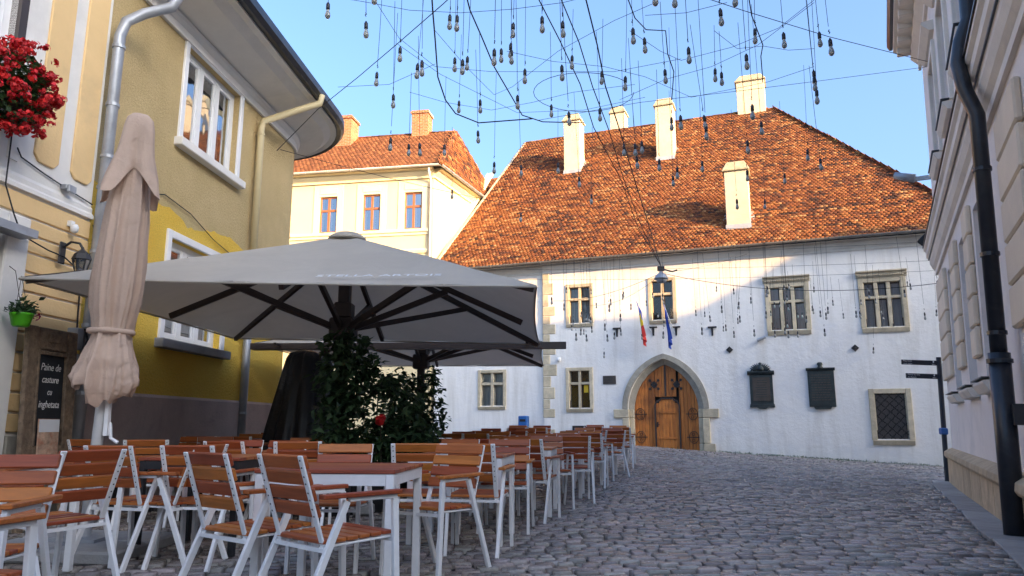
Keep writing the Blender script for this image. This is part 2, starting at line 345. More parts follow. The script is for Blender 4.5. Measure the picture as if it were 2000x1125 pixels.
def link(name, me, parent=None, loc=None, rot=None):
    o = bpy.data.objects.new(name, me); COL.objects.link(o)
    if parent: o.parent = parent
    if loc is not None: o.location = loc
    if rot is not None: o.rotation_euler = rot
    return o
def tag(o, label, cat, group=None, kind=None):
    if label: o['label'] = label
    if cat: o['category'] = cat
    if group: o['group'] = group
    if kind: o['kind'] = kind
    return o
def thing(name, label, cat, loc=(0, 0, 0), rz=0, group=None, rot=None):
    o = bpy.data.objects.new(name, None); COL.objects.link(o); o.location = loc; o.rotation_euler = rot if rot else (0, 0, rz)
    o.empty_display_size = .1
    return tag(o, label, cat, group)
KIDS = {}
def copy_tree(src, parent=None):
    c = src.copy(); COL.objects.link(c); c.parent = parent
    for ch in src.children: copy_tree(ch, c)
    return c
def text_mesh(body, size, mat, depth=.002, shear=0, align='CENTER'):
    cu = bpy.data.curves.new('t', 'FONT'); cu.body = body; cu.size = size; cu.extrude = depth; cu.shear = shear; cu.align_x = align; cu.align_y = 'CENTER'; cu.resolution_u = 3
    o = bpy.data.objects.new('t', cu); COL.objects.link(o)
    dg = bpy.context.evaluated_depsgraph_get(); me = bpy.data.meshes.new_from_object(o.evaluated_get(dg))
    bpy.data.objects.remove(o); bpy.data.curves.remove(cu); me.materials.clear(); me.materials.append(MAT[mat]); return me
def sstep(a, b, x):
    t = np.clip((x - a) / (b - a), 0, 1); return t * t * (3 - 2 * t)
def gz(x, y):                                    # height of the ground
    x = np.asarray(x, float); y = np.asarray(y, float)
    t = sstep(9, 27, y); r = np.clip(-.058 * (x - 9.4), -.5, .42) * t
    lo = -.17 * sstep(2, 9, x) * (1 - .55 * t) * sstep(3, 9, y)
    return r * np.where(x < 5.5, 1.0, 1.0) + lo - .04 * sstep(10, 15, y) * (1 - sstep(17, 25, y))
def G(x, y): return float(gz(x, y))
def pix(px, py, z):                              # point of height z seen in that direction of the photograph
    u = (px - 1000) / 1430.0; v = (562.5 - py) / 1430.0
    d = Vector((u, math.cos(PITCH) - v * math.sin(PITCH), math.sin(PITCH) + v * math.cos(PITCH)))
    return Vector((0, 0, 1)) + d * ((z - 1) / d.z)

# ------------------------------------------------------------------ ground
xs = np.concatenate([[-900, -300, -120, -60, -30], np.arange(-16, 26.1, .7), [30, 45, 80, 160, 400, 900]])
ys = np.concatenate([[-900, -300, -100, -40, -15], np.arange(-6, 36.1, .7), [45, 70, 140, 400, 1000, 2000]])
X, Y = np.meshgrid(xs, ys); Z = gz(X, Y) - .042
b = B(); b.v = [tuple(p) for p in np.stack([X, Y, Z], -1).reshape(-1, 3)]
nx = len(xs)
b.f = [(j * nx + i, j * nx + i + 1, (j + 1) * nx + i + 1, (j + 1) * nx + i) for j in range(len(ys) - 1) for i in range(nx - 1)]; b.t = [None] * len(b.f)
ground = tag(b.build('ground', 'joint', smooth=True), None, None, kind='structure')

# cobbles: rows across the square, slightly curved; near ones are objects, the rest one mesh
WD = Vector((.448, .894, 0)); WC = Vector((9.15, 15.6, 0))      # right-hand house: wall direction and far corner
def cobble_ok(x, y):
    if x < -5.35 + .082 * y: return False
    if (y - 29.6) > -.376 * (x - 1.29): return False
    dx, dy = x - WC.x, y - WC.y
    s = dx * WD.x + dy * WD.y; side = dx * WD.y - dy * WD.x      # side > 0: into the house
    if s < .4 and side > -.40: return False
    if s >= .4 and x > 17: return False
    if abs(x) > .76 * y + 1.3: return False
    return y > 2.2
stones = []
y = 2.3; row = 0
while y < 34:
    h = rnd.uniform(.108, .145)
    x = -.76 * y - 1.3 - rnd.random() * .2
    while x < .76 * y + 1.3:
        w = rnd.uniform(.115, .20)
        xc = x + w / 2
        yy = y + .25 * math.sin(xc * .5 + .4) + .04 * math.sin(xc * 1.7 + y * .8) + .012 * math.sin(xc * 3.1 + 1.3 * y)
        sl = .125 * math.cos(xc * .5 + .4) + .068 * math.cos(xc * 1.7 + y * .8) + .037 * math.cos(xc * 3.1 + 1.3 * y)
        if cobble_ok(xc, yy): stones.append((xc, yy, w - rnd.uniform(.012, .030), h - rnd.uniform(.018, .032), math.atan(sl) + rnd.uniform(-.06, .06), rnd.uniform(-.011, .009), rnd.uniform(.55, 1.3)))
        x += w
    y += h; row += 1
def stone_mesh(k):
    rr = random.Random(k); pts = []
    for cx, cy in ((-.5, -.5), (.5, -.5), (.5, .5), (-.5, .5)):
        pts.append((cx + rr.uniform(-.05, .05), cy + rr.uniform(-.07, .07)))
    ring = []
    for i in range(4):
        a, c = pts[i], pts[(i + 1) % 4]
        for t in (.09, .91): ring.append((a[0] + (c[0] - a[0]) * t, a[1] + (c[1] - a[1]) * t))
    vs = [(x, y, -.06) for x, y in ring] + [(x, y, -.010) for x, y in ring] + [(x * .94, y * .90, rr.uniform(-.003, .003)) for x, y in ring]
    fs = [(i, (i + 1) % 8, (i + 1) % 8 + 8, i + 8) for i in range(8)] + [(i + 8, (i + 1) % 8 + 8, (i + 1) % 8 + 16, i + 16) for i in range(8)] + [tuple(range(16, 24))]
    return vs, fs
protos = [stone_mesh(k) for k in range(16)]
stones.sort(key=lambda s: s[1] * s[1] + .3 * s[0] * s[0] + (40 if s[0] < -.4 * s[1] else 0))
sm = []
for k in range(16):
    for tn in range(4):
        v, f = protos[k]; bb = B(); tint = .7 + .17 * tn
        bb.add(v, f, (tint * (1 + .04 * (k % 3 - 1)), tint, tint * (1 + .04 * (k % 2)))); sm.append(bb.mesh('cobblestone', 'cobble', smooth=False, fix=False))
NN = 300
for i, s in enumerate(stones[:NN]):
    o = link('cobblestone', sm[rnd.randrange(64)], ground, (s[0], s[1], G(s[0], s[1]) + s[5]), (rnd.uniform(-.03, .03), rnd.uniform(-.03, .03), s[4])); o.scale = (s[2], s[3], 1)
rest = np.array(stones[NN:]); n = len(rest)
V = np.array([p[0] for p in protos])[nr.integers(0, 16, n)]            # n,24,3
lx, ly, lz = V[..., 0] * rest[:, 2:3], V[..., 1] * rest[:, 3:4], V[..., 2]
ca, sa = np.cos(rest[:, 4:5]), np.sin(rest[:, 4:5])
wx, wy = rest[:, 0:1] + lx * ca - ly * sa, rest[:, 1:2] + lx * sa + ly * ca
wz = gz(wx, wy) + lz + rest[:, 5:6] + lx * nr.uniform(-.03, .03, (n, 1)) + ly * nr.uniform(-.03, .03, (n, 1))
P = np.stack([wx, wy, wz], -1).reshape(-1, 3)
me = bpy.data.meshes.new('cobblestones')
quads = np.array([q for q in protos[0][1] if len(q) == 4]); octo = np.array(protos[0][1][-1])
off = (np.arange(n) * 24)[:, None]
li = np.concatenate([(quads.ravel()[None] + off), octo[None] + off], 1).astype(np.int32)
cnt = np.tile(np.array([4] * 16 + [8], np.int32), n); st = np.concatenate([[0], np.cumsum(cnt)[:-1]]).astype(np.int32)
me.vertices.add(len(P)); me.vertices.foreach_set('co', P.astype(np.float32).ravel())
me.loops.add(li.size); me.loops.foreach_set('vertex_index', li.ravel()); me.polygons.add(len(cnt)); me.polygons.foreach_set('loop_start', st); me.polygons.foreach_set('loop_total', cnt)
me.update(); me.validate()
at = me.color_attributes.new('tint', 'FLOAT_COLOR', 'POINT'); tt = rest[:, 6:7] * np.array([[1, 1, 1]]) * (1 + nr.uniform(-.05, .05, (n, 3)))
at.data.foreach_set('color', np.concatenate([np.repeat(tt, 24, 0), np.ones((n * 24, 1))], 1).astype(np.float32).ravel())
me.materials.append(MAT['cobble'])
tag(link('cobblestones', me, ground), None, None, kind='stuff')

# slabs along the right-hand house
WN = Vector((-WD.y, WD.x, 0))            # out of the wall, towards the square
pav = tag(bpy.data.objects.new('pavement', None), None, None, kind='structure'); COL.objects.link(pav)
u = -.3
while u < 14:
    L = rnd.uniform(.85, 1.25); bb = B()
    q = [WC - WD * (u + a) + WN * c for a, c in ((.006, .05), (L - .006, .05), (L - .006, .42 + rnd.uniform(-.02, .02)), (.006, .42 + rnd.uniform(-.02, .02)))]
    top = [(p.x, p.y, G(p.x, p.y) + .02) for p in q]; bot = [(p.x, p.y, G(p.x, p.y) - .1) for p in q]
    bb.add(bot + top, [(0, 3, 2, 1), (4, 5, 6, 7), (0, 1, 5, 4), (1, 2, 6, 5), (2, 3, 7, 6), (3, 0, 4, 7)]); bb.build('paving_slab', 'slab', pav, bevel=.008); u += L

# grass creeping along the foot of the white wall
def scatter_leaves(bb, pts, size, flat=.3, w=.45, bend=.3, rr=rnd, tint=(0, 1), down=0):
    for p in pts:
        d = Vector((rr.gauss(0, 1), rr.gauss(0, 1), rr.gauss(0, flat) - down)).normalized(); L = size * rr.uniform(.45, 1.6)
        s = d.cross(Vector((rr.gauss(0, .4), rr.gauss(0, .4), 1))).normalized() * (L * w * .5); up = s.cross(d).normalized() * (bend * L * .3)
        p = Vector(p); t = rr.uniform(*tint)
        bb.add([p, p + d * L * .45 + s + up, p + d * L - up * .6, p + d * L * .45 - s + up], [(0, 1, 2), (0, 2, 3)], (t, t, t))
    return bb

# ------------------------------------------------------------------ generic wall with openings (local frame: x along the wall, y into the house)
def wall_cells(x0, x1, z0, z1, holes, depth=.3, arch=None):
    bb = B(); xsn = sorted({x0, x1, *[h[0] for h in holes], *[h[1] for h in holes]}); zsn = sorted({z0, z1, *[h[2] for h in holes], *[h[3] for h in holes]})
    for i in range(len(xsn) - 1):
        for j in range(len(zsn) - 1):
            cx, cz = (xsn[i] + xsn[i + 1]) / 2, (zsn[j] + zsn[j + 1]) / 2
            if any(h[0] < cx < h[1] and h[2] < cz < h[3] for h in holes): continue
            bb.add([(xsn[i], 0, zsn[j]), (xsn[i + 1], 0, zsn[j]), (xsn[i + 1], 0, zsn[j + 1]), (xsn[i], 0, zsn[j + 1])], [(0, 1, 2, 3)])
    for h in holes:
        a, c, lo, hi = h[:4]; dd = depth
        bb.add([(a, 0, lo), (a, dd, lo), (a, dd, hi), (a, 0, hi)], [(0, 1, 2, 3)]).add([(c, 0, lo), (c, dd, lo), (c, dd, hi), (c, 0, hi)], [(3, 2, 1, 0)])
        bb.add([(a, 0, lo), (c, 0, lo), (c, dd, lo), (a, dd, lo)], [(0, 1, 2, 3)])
        if not (arch and h is arch): bb.add([(a, 0, hi), (c, 0, hi), (c, dd, hi), (a, dd, hi)], [(3, 2, 1, 0)])
    return bb
def curtain(parent, x0, x1, z0, z1, y, mat):
    bb = B(); n = 28; k = len(bb.v)
    vs = []; ph = rnd.random() * 6
    for i in range(n + 1):
        x = x0 + (x1 - x0) * i / n; yy = y + .02 * math.sin(i * 1.7 + ph) + .01 * math.sin(i * .6)
        vs += [(x, yy, z0), (x, yy, z1)]
    bb.add(vs, [(2 * i, 2 * i + 2, 2 * i + 3, 2 * i + 1) for i in range(n)]); return bb.build('curtain', mat, parent, smooth=True, fix=False)

# ------------------------------------------------------------------ roof tiles (one mesh of real plain tiles)
def tile_field(name, parent, O, ex, eu, en, L, rng, tw, exp, palette, seed, bands=None, tl=None, thick=.018, jit=1.0):
    """O origin at the eave, ex along the eave, eu up the slope, en normal; rng(v)->(x0,x1) at slope distance v"""
    g = np.random.default_rng(seed); rows = int(L / exp); cen = []
    for r in range(rows):
        v = r * exp; a, c = rng(v); xx = np.arange(a + (tw / 2 if r % 2 else 0), c, tw)
        sag = .05 * math.sin(v * .9 + seed) ; cen.append(np.stack([xx + g.uniform(-.008, .008, len(xx)) * jit, np.full(len(xx), v) + .018 * np.sin(xx * .8 + r * .3) + g.uniform(-.012, .012, len(xx)) * jit, np.full(len(xx), r)], 1))
    C = np.concatenate(cen); n = len(C); tl = tl or exp * 1.9; hw = tw * .475
    base = np.array([(-hw, tl), (-hw, .05), (-hw * .62, .012), (0, 0), (hw * .62, .012), (hw, .05), (hw, tl)])
    loc = np.repeat(base[None], n, 0); ang = g.normal(0, .022, n) * jit; c, s = np.cos(ang)[:, None], np.sin(ang)[:, None]
    lx = loc[..., 0] * c - loc[..., 1] * s + C[:, 0:1]; lv = loc[..., 0] * s + loc[..., 1] * c + C[:, 1:2]
    lift = g.uniform(.0, .022, (n, 1)) * jit + .030; h = lift * (1 - loc[..., 1] / tl) + .002 + .006 * np.sin(lx * 1.3) * np.sin(lv * 1.1) * jit
    top = np.array(O)[None, None] + lx[..., None] * np.array(ex) + lv[..., None] * np.array(eu) + h[..., None] * np.array(en)
    bot = top[:, 1:6] - np.array(en) * thick
    P = np.concatenate([top, bot], 1).reshape(-1, 3)                   # 12 verts a tile
    quads = np.array([(1, 7, 8, 2), (2, 8, 9, 3), (3, 9, 10, 4), (4, 10, 11, 5)]); hept = np.array([0, 1, 2, 3, 4, 5, 6])
    off = (np.arange(n) * 12)[:, None]; li = np.concatenate([quads.ravel()[None] + off, hept[None] + off], 1).astype(np.int32)
    cnt = np.tile(np.array([4, 4, 4, 4, 7], np.int32), n); stt = np.concatenate([[0], np.cumsum(cnt)[:-1]]).astype(np.int32)
    me = bpy.data.meshes.new(name); me.vertices.add(len(P)); me.vertices.foreach_set('co', P.astype(np.float32).ravel()); me.loops.add(li.size); me.loops.foreach_set('vertex_index', li.ravel())
    me.polygons.add(len(cnt)); me.polygons.foreach_set('loop_start', stt); me.polygons.foreach_set('loop_total', cnt); me.update(); me.validate()
    pal = np.array(palette); idx = g.choice(len(pal), n, p=bands(C, g) if False else None) if bands is None else bands(C, g, len(pal))
    col = pal[idx] * g.uniform(.78, 1.22, (n, 1))
    at = me.color_attributes.new('tint', 'FLOAT_COLOR', 'POINT'); at.data.foreach_set('color', np.concatenate([np.repeat(col, 12, 0), np.ones((n * 12, 1))], 1).astype(np.float32).ravel())
    me.materials.append(MAT['tile']); o = link(name, me, parent); o['kind'] = 'stuff'; return o
OLD = [(.27, .096, .032), (.33, .130, .042), (.225, .074, .026), (.155, .053, .024), (.098, .040, .024), (.40, .20, .080), (.058, .030, .022)]
def old_bands(C, g, m):
    f = np.sin(C[:, 0] * .55 + C[:, 1] * .3) + np.sin(C[:, 0] * .21 - C[:, 1] * .8 + 2) + .8 * np.sin(C[:, 0] * 1.3 + .4 * C[:, 1]) + .9 * np.sin(C[:, 0] * 2.9 + np.sin(C[:, 1] * .7))
    row = C[:, 2].astype(int) % 400; rn = np.random.default_rng(3).random(400); h = lambda q, k: np.modf(np.abs(np.sin(q * 12.9898 + row * 78.233 + k) * 43758.5453))[0]
    seg = np.floor((C[:, 0] + rn[row] * 7) / (.32 + .5 * rn[(row * 7) % 400])); q1, q2 = h(seg, 1.0), h(seg, 2.0)
    dark = f * .8 + (q1 - .5) * 3.2 + (rn[row] - .5) * 1.6 + g.normal(0, .6, len(C)) > 1.25
    cum = np.cumsum([.29, .20, .20, .13, .06, .09, .03]); cumd = np.cumsum([.08, .04, .22, .30, .20, .04, .12]); own = g.random(len(C)); u_ = np.where(g.random(len(C)) < .62, q2, own)
    return np.where(dark, np.searchsorted(cumd, u_ * .999), np.searchsorted(cum, u_ * .999)).clip(0, m - 1)
NEW = [(.25, .098, .040), (.28, .115, .046), (.22, .084, .036), (.18, .070, .032)]

# ------------------------------------------------------------------ the white house
WA = R(-20.6); WO = (1.29, 30.0, 0)
FD = Vector((math.cos(WA), math.sin(WA), 0)); FB = Vector((-math.sin(WA), math.cos(WA), 0))
def fw(s, y, z): return Vector(WO) + FD * s + FB * y + Vector((0, 0, z))
house = thing('white_house', 'long white two-storey old house with steep orange tile roof and arched gate', 'house', WO, WA)
HE = 8.0; RB = 9.35; RZ = 17.05; XL, XR = -5.0, 15.8
SIN, SOUT = 3.64, 6.08; GB = .05
def arch_pts(x0, x1, zs, zt, n=12, k=1.0):
    """pointed arch from (x0, zs) over the apex to (x1, zs)"""
    xm = (x0 + x1) / 2; hw = (x1 - x0) / 2; hh = zt - zs; pts = []
    Rr = (hw * hw + hh * hh) / (2 * hw); cx = x0 + Rr; amax = math.asin(min(1, hh / Rr))
    for i in range(n + 1):
        a = amax * i / n; pts.append((cx - Rr * math.cos(a), zs + Rr * math.sin(a)))
    return pts + [(2 * xm - x, z) for x, z in pts[::-1][1:]]
inner = arch_pts(SIN, SOUT, 1.55, 3.32)
gate_hole = (SIN - .2, SOUT + .2, -.9, 3.6)
# openings: x0 x1 z0 z1
OPEN = {'w1': (1.12, 2.00, 5.08, 6.55), 'w2': (4.50, 5.32, 5.05, 6.58), 'w3': (8.88, 10.08, 4.45, 6.03), 'w4': (12.05, 13.25, 4.41, 6.01), 'g1': (1.08, 1.93, 1.68, 3.14), 'g2': (12.08, 13.07, .53, 2.08)}
holes = [gate_hole] + list(OPEN.values())
bb = wall_cells(0, XR, -1.0, HE, holes, .35, gate_hole)
inner = arch_pts(SIN - .2, SOUT + .2, 1.58, 3.52)
for (xa, za), (xb, zb) in zip(inner[:-1], inner[1:]):
    bb.add([(xa, 0, za), (xb, 0, zb), (xb, 0, 3.6), (xa, 0, 3.6)], [(0, 1, 2, 3)]); bb.add([(xa, 0, za), (xb, 0, zb), (xb, .35, zb), (xa, .35, za)], [(3, 2, 1, 0)])
bb.add([(XR, 0, -1), (XR, 18.7, -1), (XR, 18.7, HE), (XR, 0, HE)], [(0, 1, 2, 3)]).add([(XR, 18.7, -1), (XL, 18.7, -1), (XL, 18.7, HE), (XR, 18.7, HE)], [(0, 1, 2, 3)])
wall = bb.build('wall', 'white_plaster', house, fix=False)
LW = {'g0': (-2.82, -1.80, 1.80, 3.16)}
bb = wall_cells(XL, 0, -1.0, HE - .05, list(LW.values()), .3)
lw = bb.build('wall', 'white_plaster', house, fix=False, loc=(0, .10, 0))
B().box(-.002, .02, .0, .13, -1, HE - .05).build('wall_return', 'white_plaster', house)
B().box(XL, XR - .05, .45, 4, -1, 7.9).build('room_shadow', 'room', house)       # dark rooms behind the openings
# cornice moulding
for x0, x1, dy in ((.004, XR + .2, 0), (XL, 0, .10)):
    B().prof([(dy, 7.22), (dy - .05, 7.22), (dy - .05, 7.29), (dy - .11, 7.37), (dy - .17, 7.50), (dy - .17, 7.57), (dy - .22, 7.60), (dy - .22, 7.66), (dy, 7.66)], x0, x1).build('cornice', 'white_roof_trim', house)
roof = B()
sl = Vector((0, RB, RZ - HE)).normalized(); EY = -.42; EZ = HE - .42 * (RZ - HE) / RB + .06
RL, RR = -4.05, 9.5
rv = [(XL, EY, EZ), (XR + .35, EY, EZ), (RR, RB, RZ), (RL, RB, RZ), (XR + .35, 19.1, EZ), (XL, 19.1, EZ)]
rv2 = [(x, y, z - .1) for x, y, z in rv]
roof.add(rv + rv2, [(0, 1, 2, 3), (1, 4, 2), (4, 5, 3, 2), (5, 0, 3), (6, 9, 8, 7), (7, 8, 10), (10, 8, 9, 11), (11, 9, 6), (0, 6, 7, 1), (1, 7, 10, 4), (4, 10, 11, 5), (5, 11, 6, 0)])
roofo = roof.build('roof', 'room', house)
SLn = (RB - EY) / sl.y
tile_field('front_tiles', roofo, (0, EY, EZ), (1, 0, 0), tuple(sl), (0, -sl.z, sl.y), SLn, lambda v: (XL + (RL - XL) * v / SLn, XR + .35 + (RR - XR - .35) * v / SLn), .155, .145, OLD, 3, old_bands)
# hip tiles (end slope)
hb = Vector((XR + .35, EY, EZ)); he = Vector((XR + .35, 19.1, EZ)); tp = Vector((RR, RB, RZ)); exh = (he - hb).normalized(); nrm = exh.cross(tp - hb).normalized()
if nrm.z < 0: nrm = -nrm
euh = nrm.cross(exh).normalized()
if euh.z < 0: euh = -euh
Lh = (tp - hb).dot(euh); xa = (tp - hb).dot(exh); Wd = (he - hb).length
tile_field('hip_tiles', roofo, tuple(hb), tuple(exh), tuple(euh), tuple(nrm), Lh, lambda v: (xa * v / Lh, Wd + (xa - Wd) * v / Lh), .185, .2, OLD, 5, old_bands)
def cap_row(p, q, name, parent, step=.34, r=.105, seed=1):
    g = random.Random(seed); p = Vector(p); q = Vector(q); d = (q - p); n = int(d.length / step); d.normalize(); bb = B()
    sd_ = d.cross(Vector((0, 0, 1))).normalized(); up = sd_.cross(d)
    for i in range(n):
        a = p + d * (i * step); e = a + d * (step * 1.12); r0, r1 = r * g.uniform(.95, 1.12), r * g.uniform(.8, .9); vs = []
        for c, rr_ in ((a, r0), (e, r1)):
            for k in range(6):
                t = math.pi * k / 5; vs.append(c + sd_ * (math.cos(t) * rr_) + up * (math.sin(t) * rr_ * .8 - .01 + g.uniform(-.008, .008)))
        cidx = g.choice([0, 2, 3, 3, 4, 5]); tcol = tuple(c * g.uniform(.7, 1.05) for c in OLD[cidx]); bb.add(vs, [(k, k + 1, k + 7, k + 6) for k in range(5)] + [(0, 1, 2, 3, 4, 5), (6, 7, 8, 9, 10, 11)], tcol)
    o = bb.build(name, 'tile', parent, fix=False); o['kind'] = 'stuff'; return o
cap_row((RL, RB, RZ + .03), (RR, RB, RZ + .03), 'ridge_tiles', roofo); cap_row((XR + .35, EY, EZ + .04), (RR, RB, RZ + .04), 'hip_ridge_tiles', roofo, seed=4)
B().bar((XL + .02, EY, EZ + .06), (RL + .02, RB, RZ + .06), .11, .07).build('verge', 'stone', roofo)
# gutter
def gutter(name, parent, p, q, r=.085, mat='galv', brackets=True):
    p = Vector(p); q = Vector(q); d = (q - p).normalized(); sd_ = d.cross(Vector((0, 0, 1))).normalized(); vs = []; n = 8
    for c in (p, q):
        for k in range(n + 1):
            t = math.pi + math.pi * k / n; vs.append(c + sd_ * (math.cos(t) * r) + Vector((0, 0, math.sin(t) * r)))
        for k in range(n, -1, -1):
            t = math.pi + math.pi * k / n; vs.append(c + sd_ * (math.cos(t) * (r - .012)) + Vector((0, 0, math.sin(t) * (r - .012))))
    m = 2 * (n + 1); bb = B(); bb.add(vs, [(i, (i + 1) % m, (i + 1) % m + m, i + m) for i in range(m)]); o = bb.build(name, mat, parent, smooth=False)
    if brackets:
        for k in range(int((q - p).length / 1.1)):
            c = p + d * (.5 + 1.1 * k); bk = B(); bk.tube([c + sd_ * (math.cos(math.pi + math.pi * j / 6) * (r + .008)) + Vector((0, 0, math.sin(math.pi + math.pi * j / 6) * (r + .008))) for j in range(7)], .009, 5); bk.build('bracket', mat, o)
    return o
gutter('gutter', house, (XL + .15, EY - .05, EZ - .02), (XR + .2, EY - .05, EZ + .02), mat='old_gutter')
# chimneys of the white house: centre s, y, width, depth, base z, top z
def chimney(parent, s, y, w, d, z0, z1, flash=True, mat='chimney_plaster'):
    o = B().box(s - w / 2, s + w / 2, y - d / 2, y + d / 2, z0, z1 - .42).build('chimney', mat, parent, bevel=.02)
    c = B(); c.box(s - w / 2 - .07, s + w / 2 + .07, y - d / 2 - .07, y + d / 2 + .07, z1 - .42, z1 - .34)
    zt = z1 - .34; k = [(s - w / 2 - .05, y - d / 2 - .05, zt), (s + w / 2 + .05, y - d / 2 - .05, zt), (s + w / 2 + .05, y + d / 2 + .05, zt), (s - w / 2 - .05, y + d / 2 + .05, zt)]
    t = [(s + (x - s) * .68, y + (yy - y) * .68, z1) for x, yy, _ in k]
    c.add(k + t, [(0, 1, 5, 4), (1, 2, 6, 5), (2, 3, 7, 6), (3, 0, 4, 7), (4, 5, 6, 7)]); c.build('chimney_cap', 'chimney_cap', o, bevel=.015)
    if flash:
        zr = HE + (y - d / 2) * (RZ - HE) / RB; f = B(); k = (RZ - HE) / RB; yf = y - d / 2 - .03; zf = HE + yf * k + .06
        f.box(s - w / 2 - .03, s + w / 2 + .03, yf, yf + .02, zf - .3, zf + .22)
        for sx in (-1, 1): f.add([(s + sx * (w / 2 + .015), yf, zf - .2), (s + sx * (w / 2 + .015), y + d / 2, zf + k * d - .2), (s + sx * (w / 2 + .015), y + d / 2, zf + k * d + .22), (s + sx * (w / 2 + .015), yf, zf + .22)], [(0, 1, 2, 3)])
        f.add([(s - w / 2 - .25, yf - .02, zf - .02), (s + w / 2 + .25, yf - .02, zf - .02), (s + w / 2 + .10, y + d / 2, zf + k * (d + .05) + .02), (s - w / 2 - .10, y + d / 2, zf + k * (d + .05) + .02)], [(0, 1, 2, 3)])
        f.build('flashing', 'flashing', o)
    return o
chimney(house, 7.9, .95, .90, .9, 8.2, 11.35); chimney(house, 4.42, 6.25, .86, .85, 13, 16.95); chimney(house, -.25, 6.1, .86, .85, 13, 16.8)
chimney(house, 1.25, 10.3, .84, .85, 15, 18.75, False); chimney(house, 8.45, 9.6, 1.4, 1.1, 15.5, 19.05, False)
# stone window surrounds
def stone_window(key, cols, rows, fw_=.14, cornice=0, lattice=False, cur=None, blind=False, yoff=0, hole=None, z_sp=.66, depth=.22, grate=False, note=None, glass='glass', mull=.10):
    x0, x1, z0, z1 = hole or OPEN[key]
    w = tag(bpy.data.objects.new('window', None), None, None); COL.objects.link(w); w.parent = house; w.location = (0, yoff, 0)
    y0, y1 = -.045, .13
    B().box(x0 - fw_, x0 + .002, y0, y1, z0 - .03, z1 + fw_).build('jamb', 'stone', w, bevel=.012); B().box(x1 - .002, x1 + fw_, y0, y1, z0 - .03, z1 + fw_).build('jamb', 'stone', w, bevel=.012)
    B().box(x0 + .003, x1 - .003, y0 + .003, y1, z1 - .002, z1 + fw_ - .004).build('lintel', 'stone', w, bevel=.012)
    for sx, xx in ((-1, x0), (1, x1)): B().box(xx + (.003 if sx < 0 else -.028), xx + (.028 if sx < 0 else -.003), .0, .12, z0 + .3, z1 - .02).build('moulding', 'stone', w, bevel=.006)
    B().prof([(y1, z0 - fw_ - .03), (-.05, z0 - fw_ - .03), (-.10, z0 - .06), (-.10, z0 - .032), (y1, z0 - .032)], x0 - fw_ + .02, x1 + fw_ - .02).build('sill', 'stone', w, bevel=.008)
    if cornice:
        B().prof([(y1, z1 + fw_ + .002), (-.06, z1 + fw_ + .002), (-.06, z1 + fw_ + .05), (-.10, z1 + fw_ + .10), (-.10, z1 + fw_ + .17), (-.17, z1 + cornice), (-.17, z1 + cornice + .05), (y1, z1 + cornice + .05)], x0 - fw_ - .05, x1 + fw_ + .05).build('hood_mould', 'stone', w, bevel=.006)
        dn = B()
        for k in range(int((x1 - x0 + 2 * fw_) / .075)): dn.box(x0 - fw_ + .02 + k * .075, x0 - fw_ + .06 + k * .075, -.125, -.05, z1 + fw_ + .055, z1 + fw_ + .095)
        dn.build('dentils', 'stone', w)
    zt = z0 + (z1 - z0) * z_sp; pw = (x1 - x0) / cols
    if rows > 1: B().box(x0 - .001, x1 + .001, .0, .12, zt - .05, zt + .05).build('transom', 'stone', w, bevel=.01)
    for k in range(1, cols):
        xc = x0 + pw * k; B().box(xc - mull / 2, xc + mull / 2, -.004, .124, z0 - .032, z1).build('mullion', 'stone', w, bevel=.01)
    for k in range(cols):
        a = x0 + pw * k + (mull / 2 if k else .0); c = x0 + pw * (k + 1) - (mull / 2 if k < cols - 1 else 0)
        for lo, hi in (((z0 - .03, zt - .05), (zt + .05, z1)) if rows > 1 else ((z0 - .03, z1),)):
            fr = B(); t = .035
            fr.box(a, a + t, .125, .16, lo, hi).box(c - t, c, .125, .16, lo, hi).box(a + t, c - t, .125, .16, lo, lo + t).box(a + t, c - t, .125, .16, hi - t, hi)
            if not grate: fr.build('sash', 'dark_frame' if key != 'g0' else 'stone_grey', w)
            g = B(); g.add([(a + t, .145, lo + t), (c - t, .145, lo + t), (c - t, .145, hi - t), (a + t, .145, hi - t)], [(0, 1, 2, 3)]); pane = g.build('pane', glass, w, fix=False)
            if lattice:
                lt = B(); W_, H_ = c - a - 2 * t, hi - lo - 2 * t; stp = .15
                for m_ in (-1, 1):
                    q = -H_
                    while q < W_:
                        pa, pb = max(0, q), min(W_, q + H_)
                        if pb > pa:
                            za, zb = (pa - q, pb - q); xa_, xb_ = a + t + pa, a + t + pb
                            if m_ < 0: xa_, xb_ = c - t - pa, c - t - pb
                            lt.bar((xa_, .138, lo + t + za), (xb_, .138, lo + t + zb), .008, .008, (0, 1, 0))
                        q += stp * 1.41
                lt.build('lattice', 'iron', w)
    if cur: curtain(w, x0 + .02, x1 - .02, z0, z1 - .05, .26, cur)
    return w
stone_window('w1', 2, 2, cornice=.0, cur='curtain'); stone_window('w2', 2, 2, lattice=True, cur=None)
stone_window('w3', 3, 2, .17, cornice=.36, cur='curtain_red', glass='glass', mull=.13); stone_window('w4', 3, 2, .17, cornice=.36, cur='curtain', glass='glass', mull=.13)
g1 = stone_window('g1', 2, 2, lattice=True, cur=None); stone_window('g0', 2, 2, .13, cur='curtain', hole=LW['g0'], yoff=.10, mull=.12)
wgr = stone_window('g2', 1, 1, .17, grate=True)
B().add([(1.66, .1, 2.28), (1.84, .1, 2.28), (1.84, .1, 2.58), (1.66, .1, 2.58)], [(0, 1, 2, 3)]).build('notice', 'yellow_paper', g1, fix=False)
x0, x1, z0, z1 = OPEN['g2']; gr = B(); stp = .2
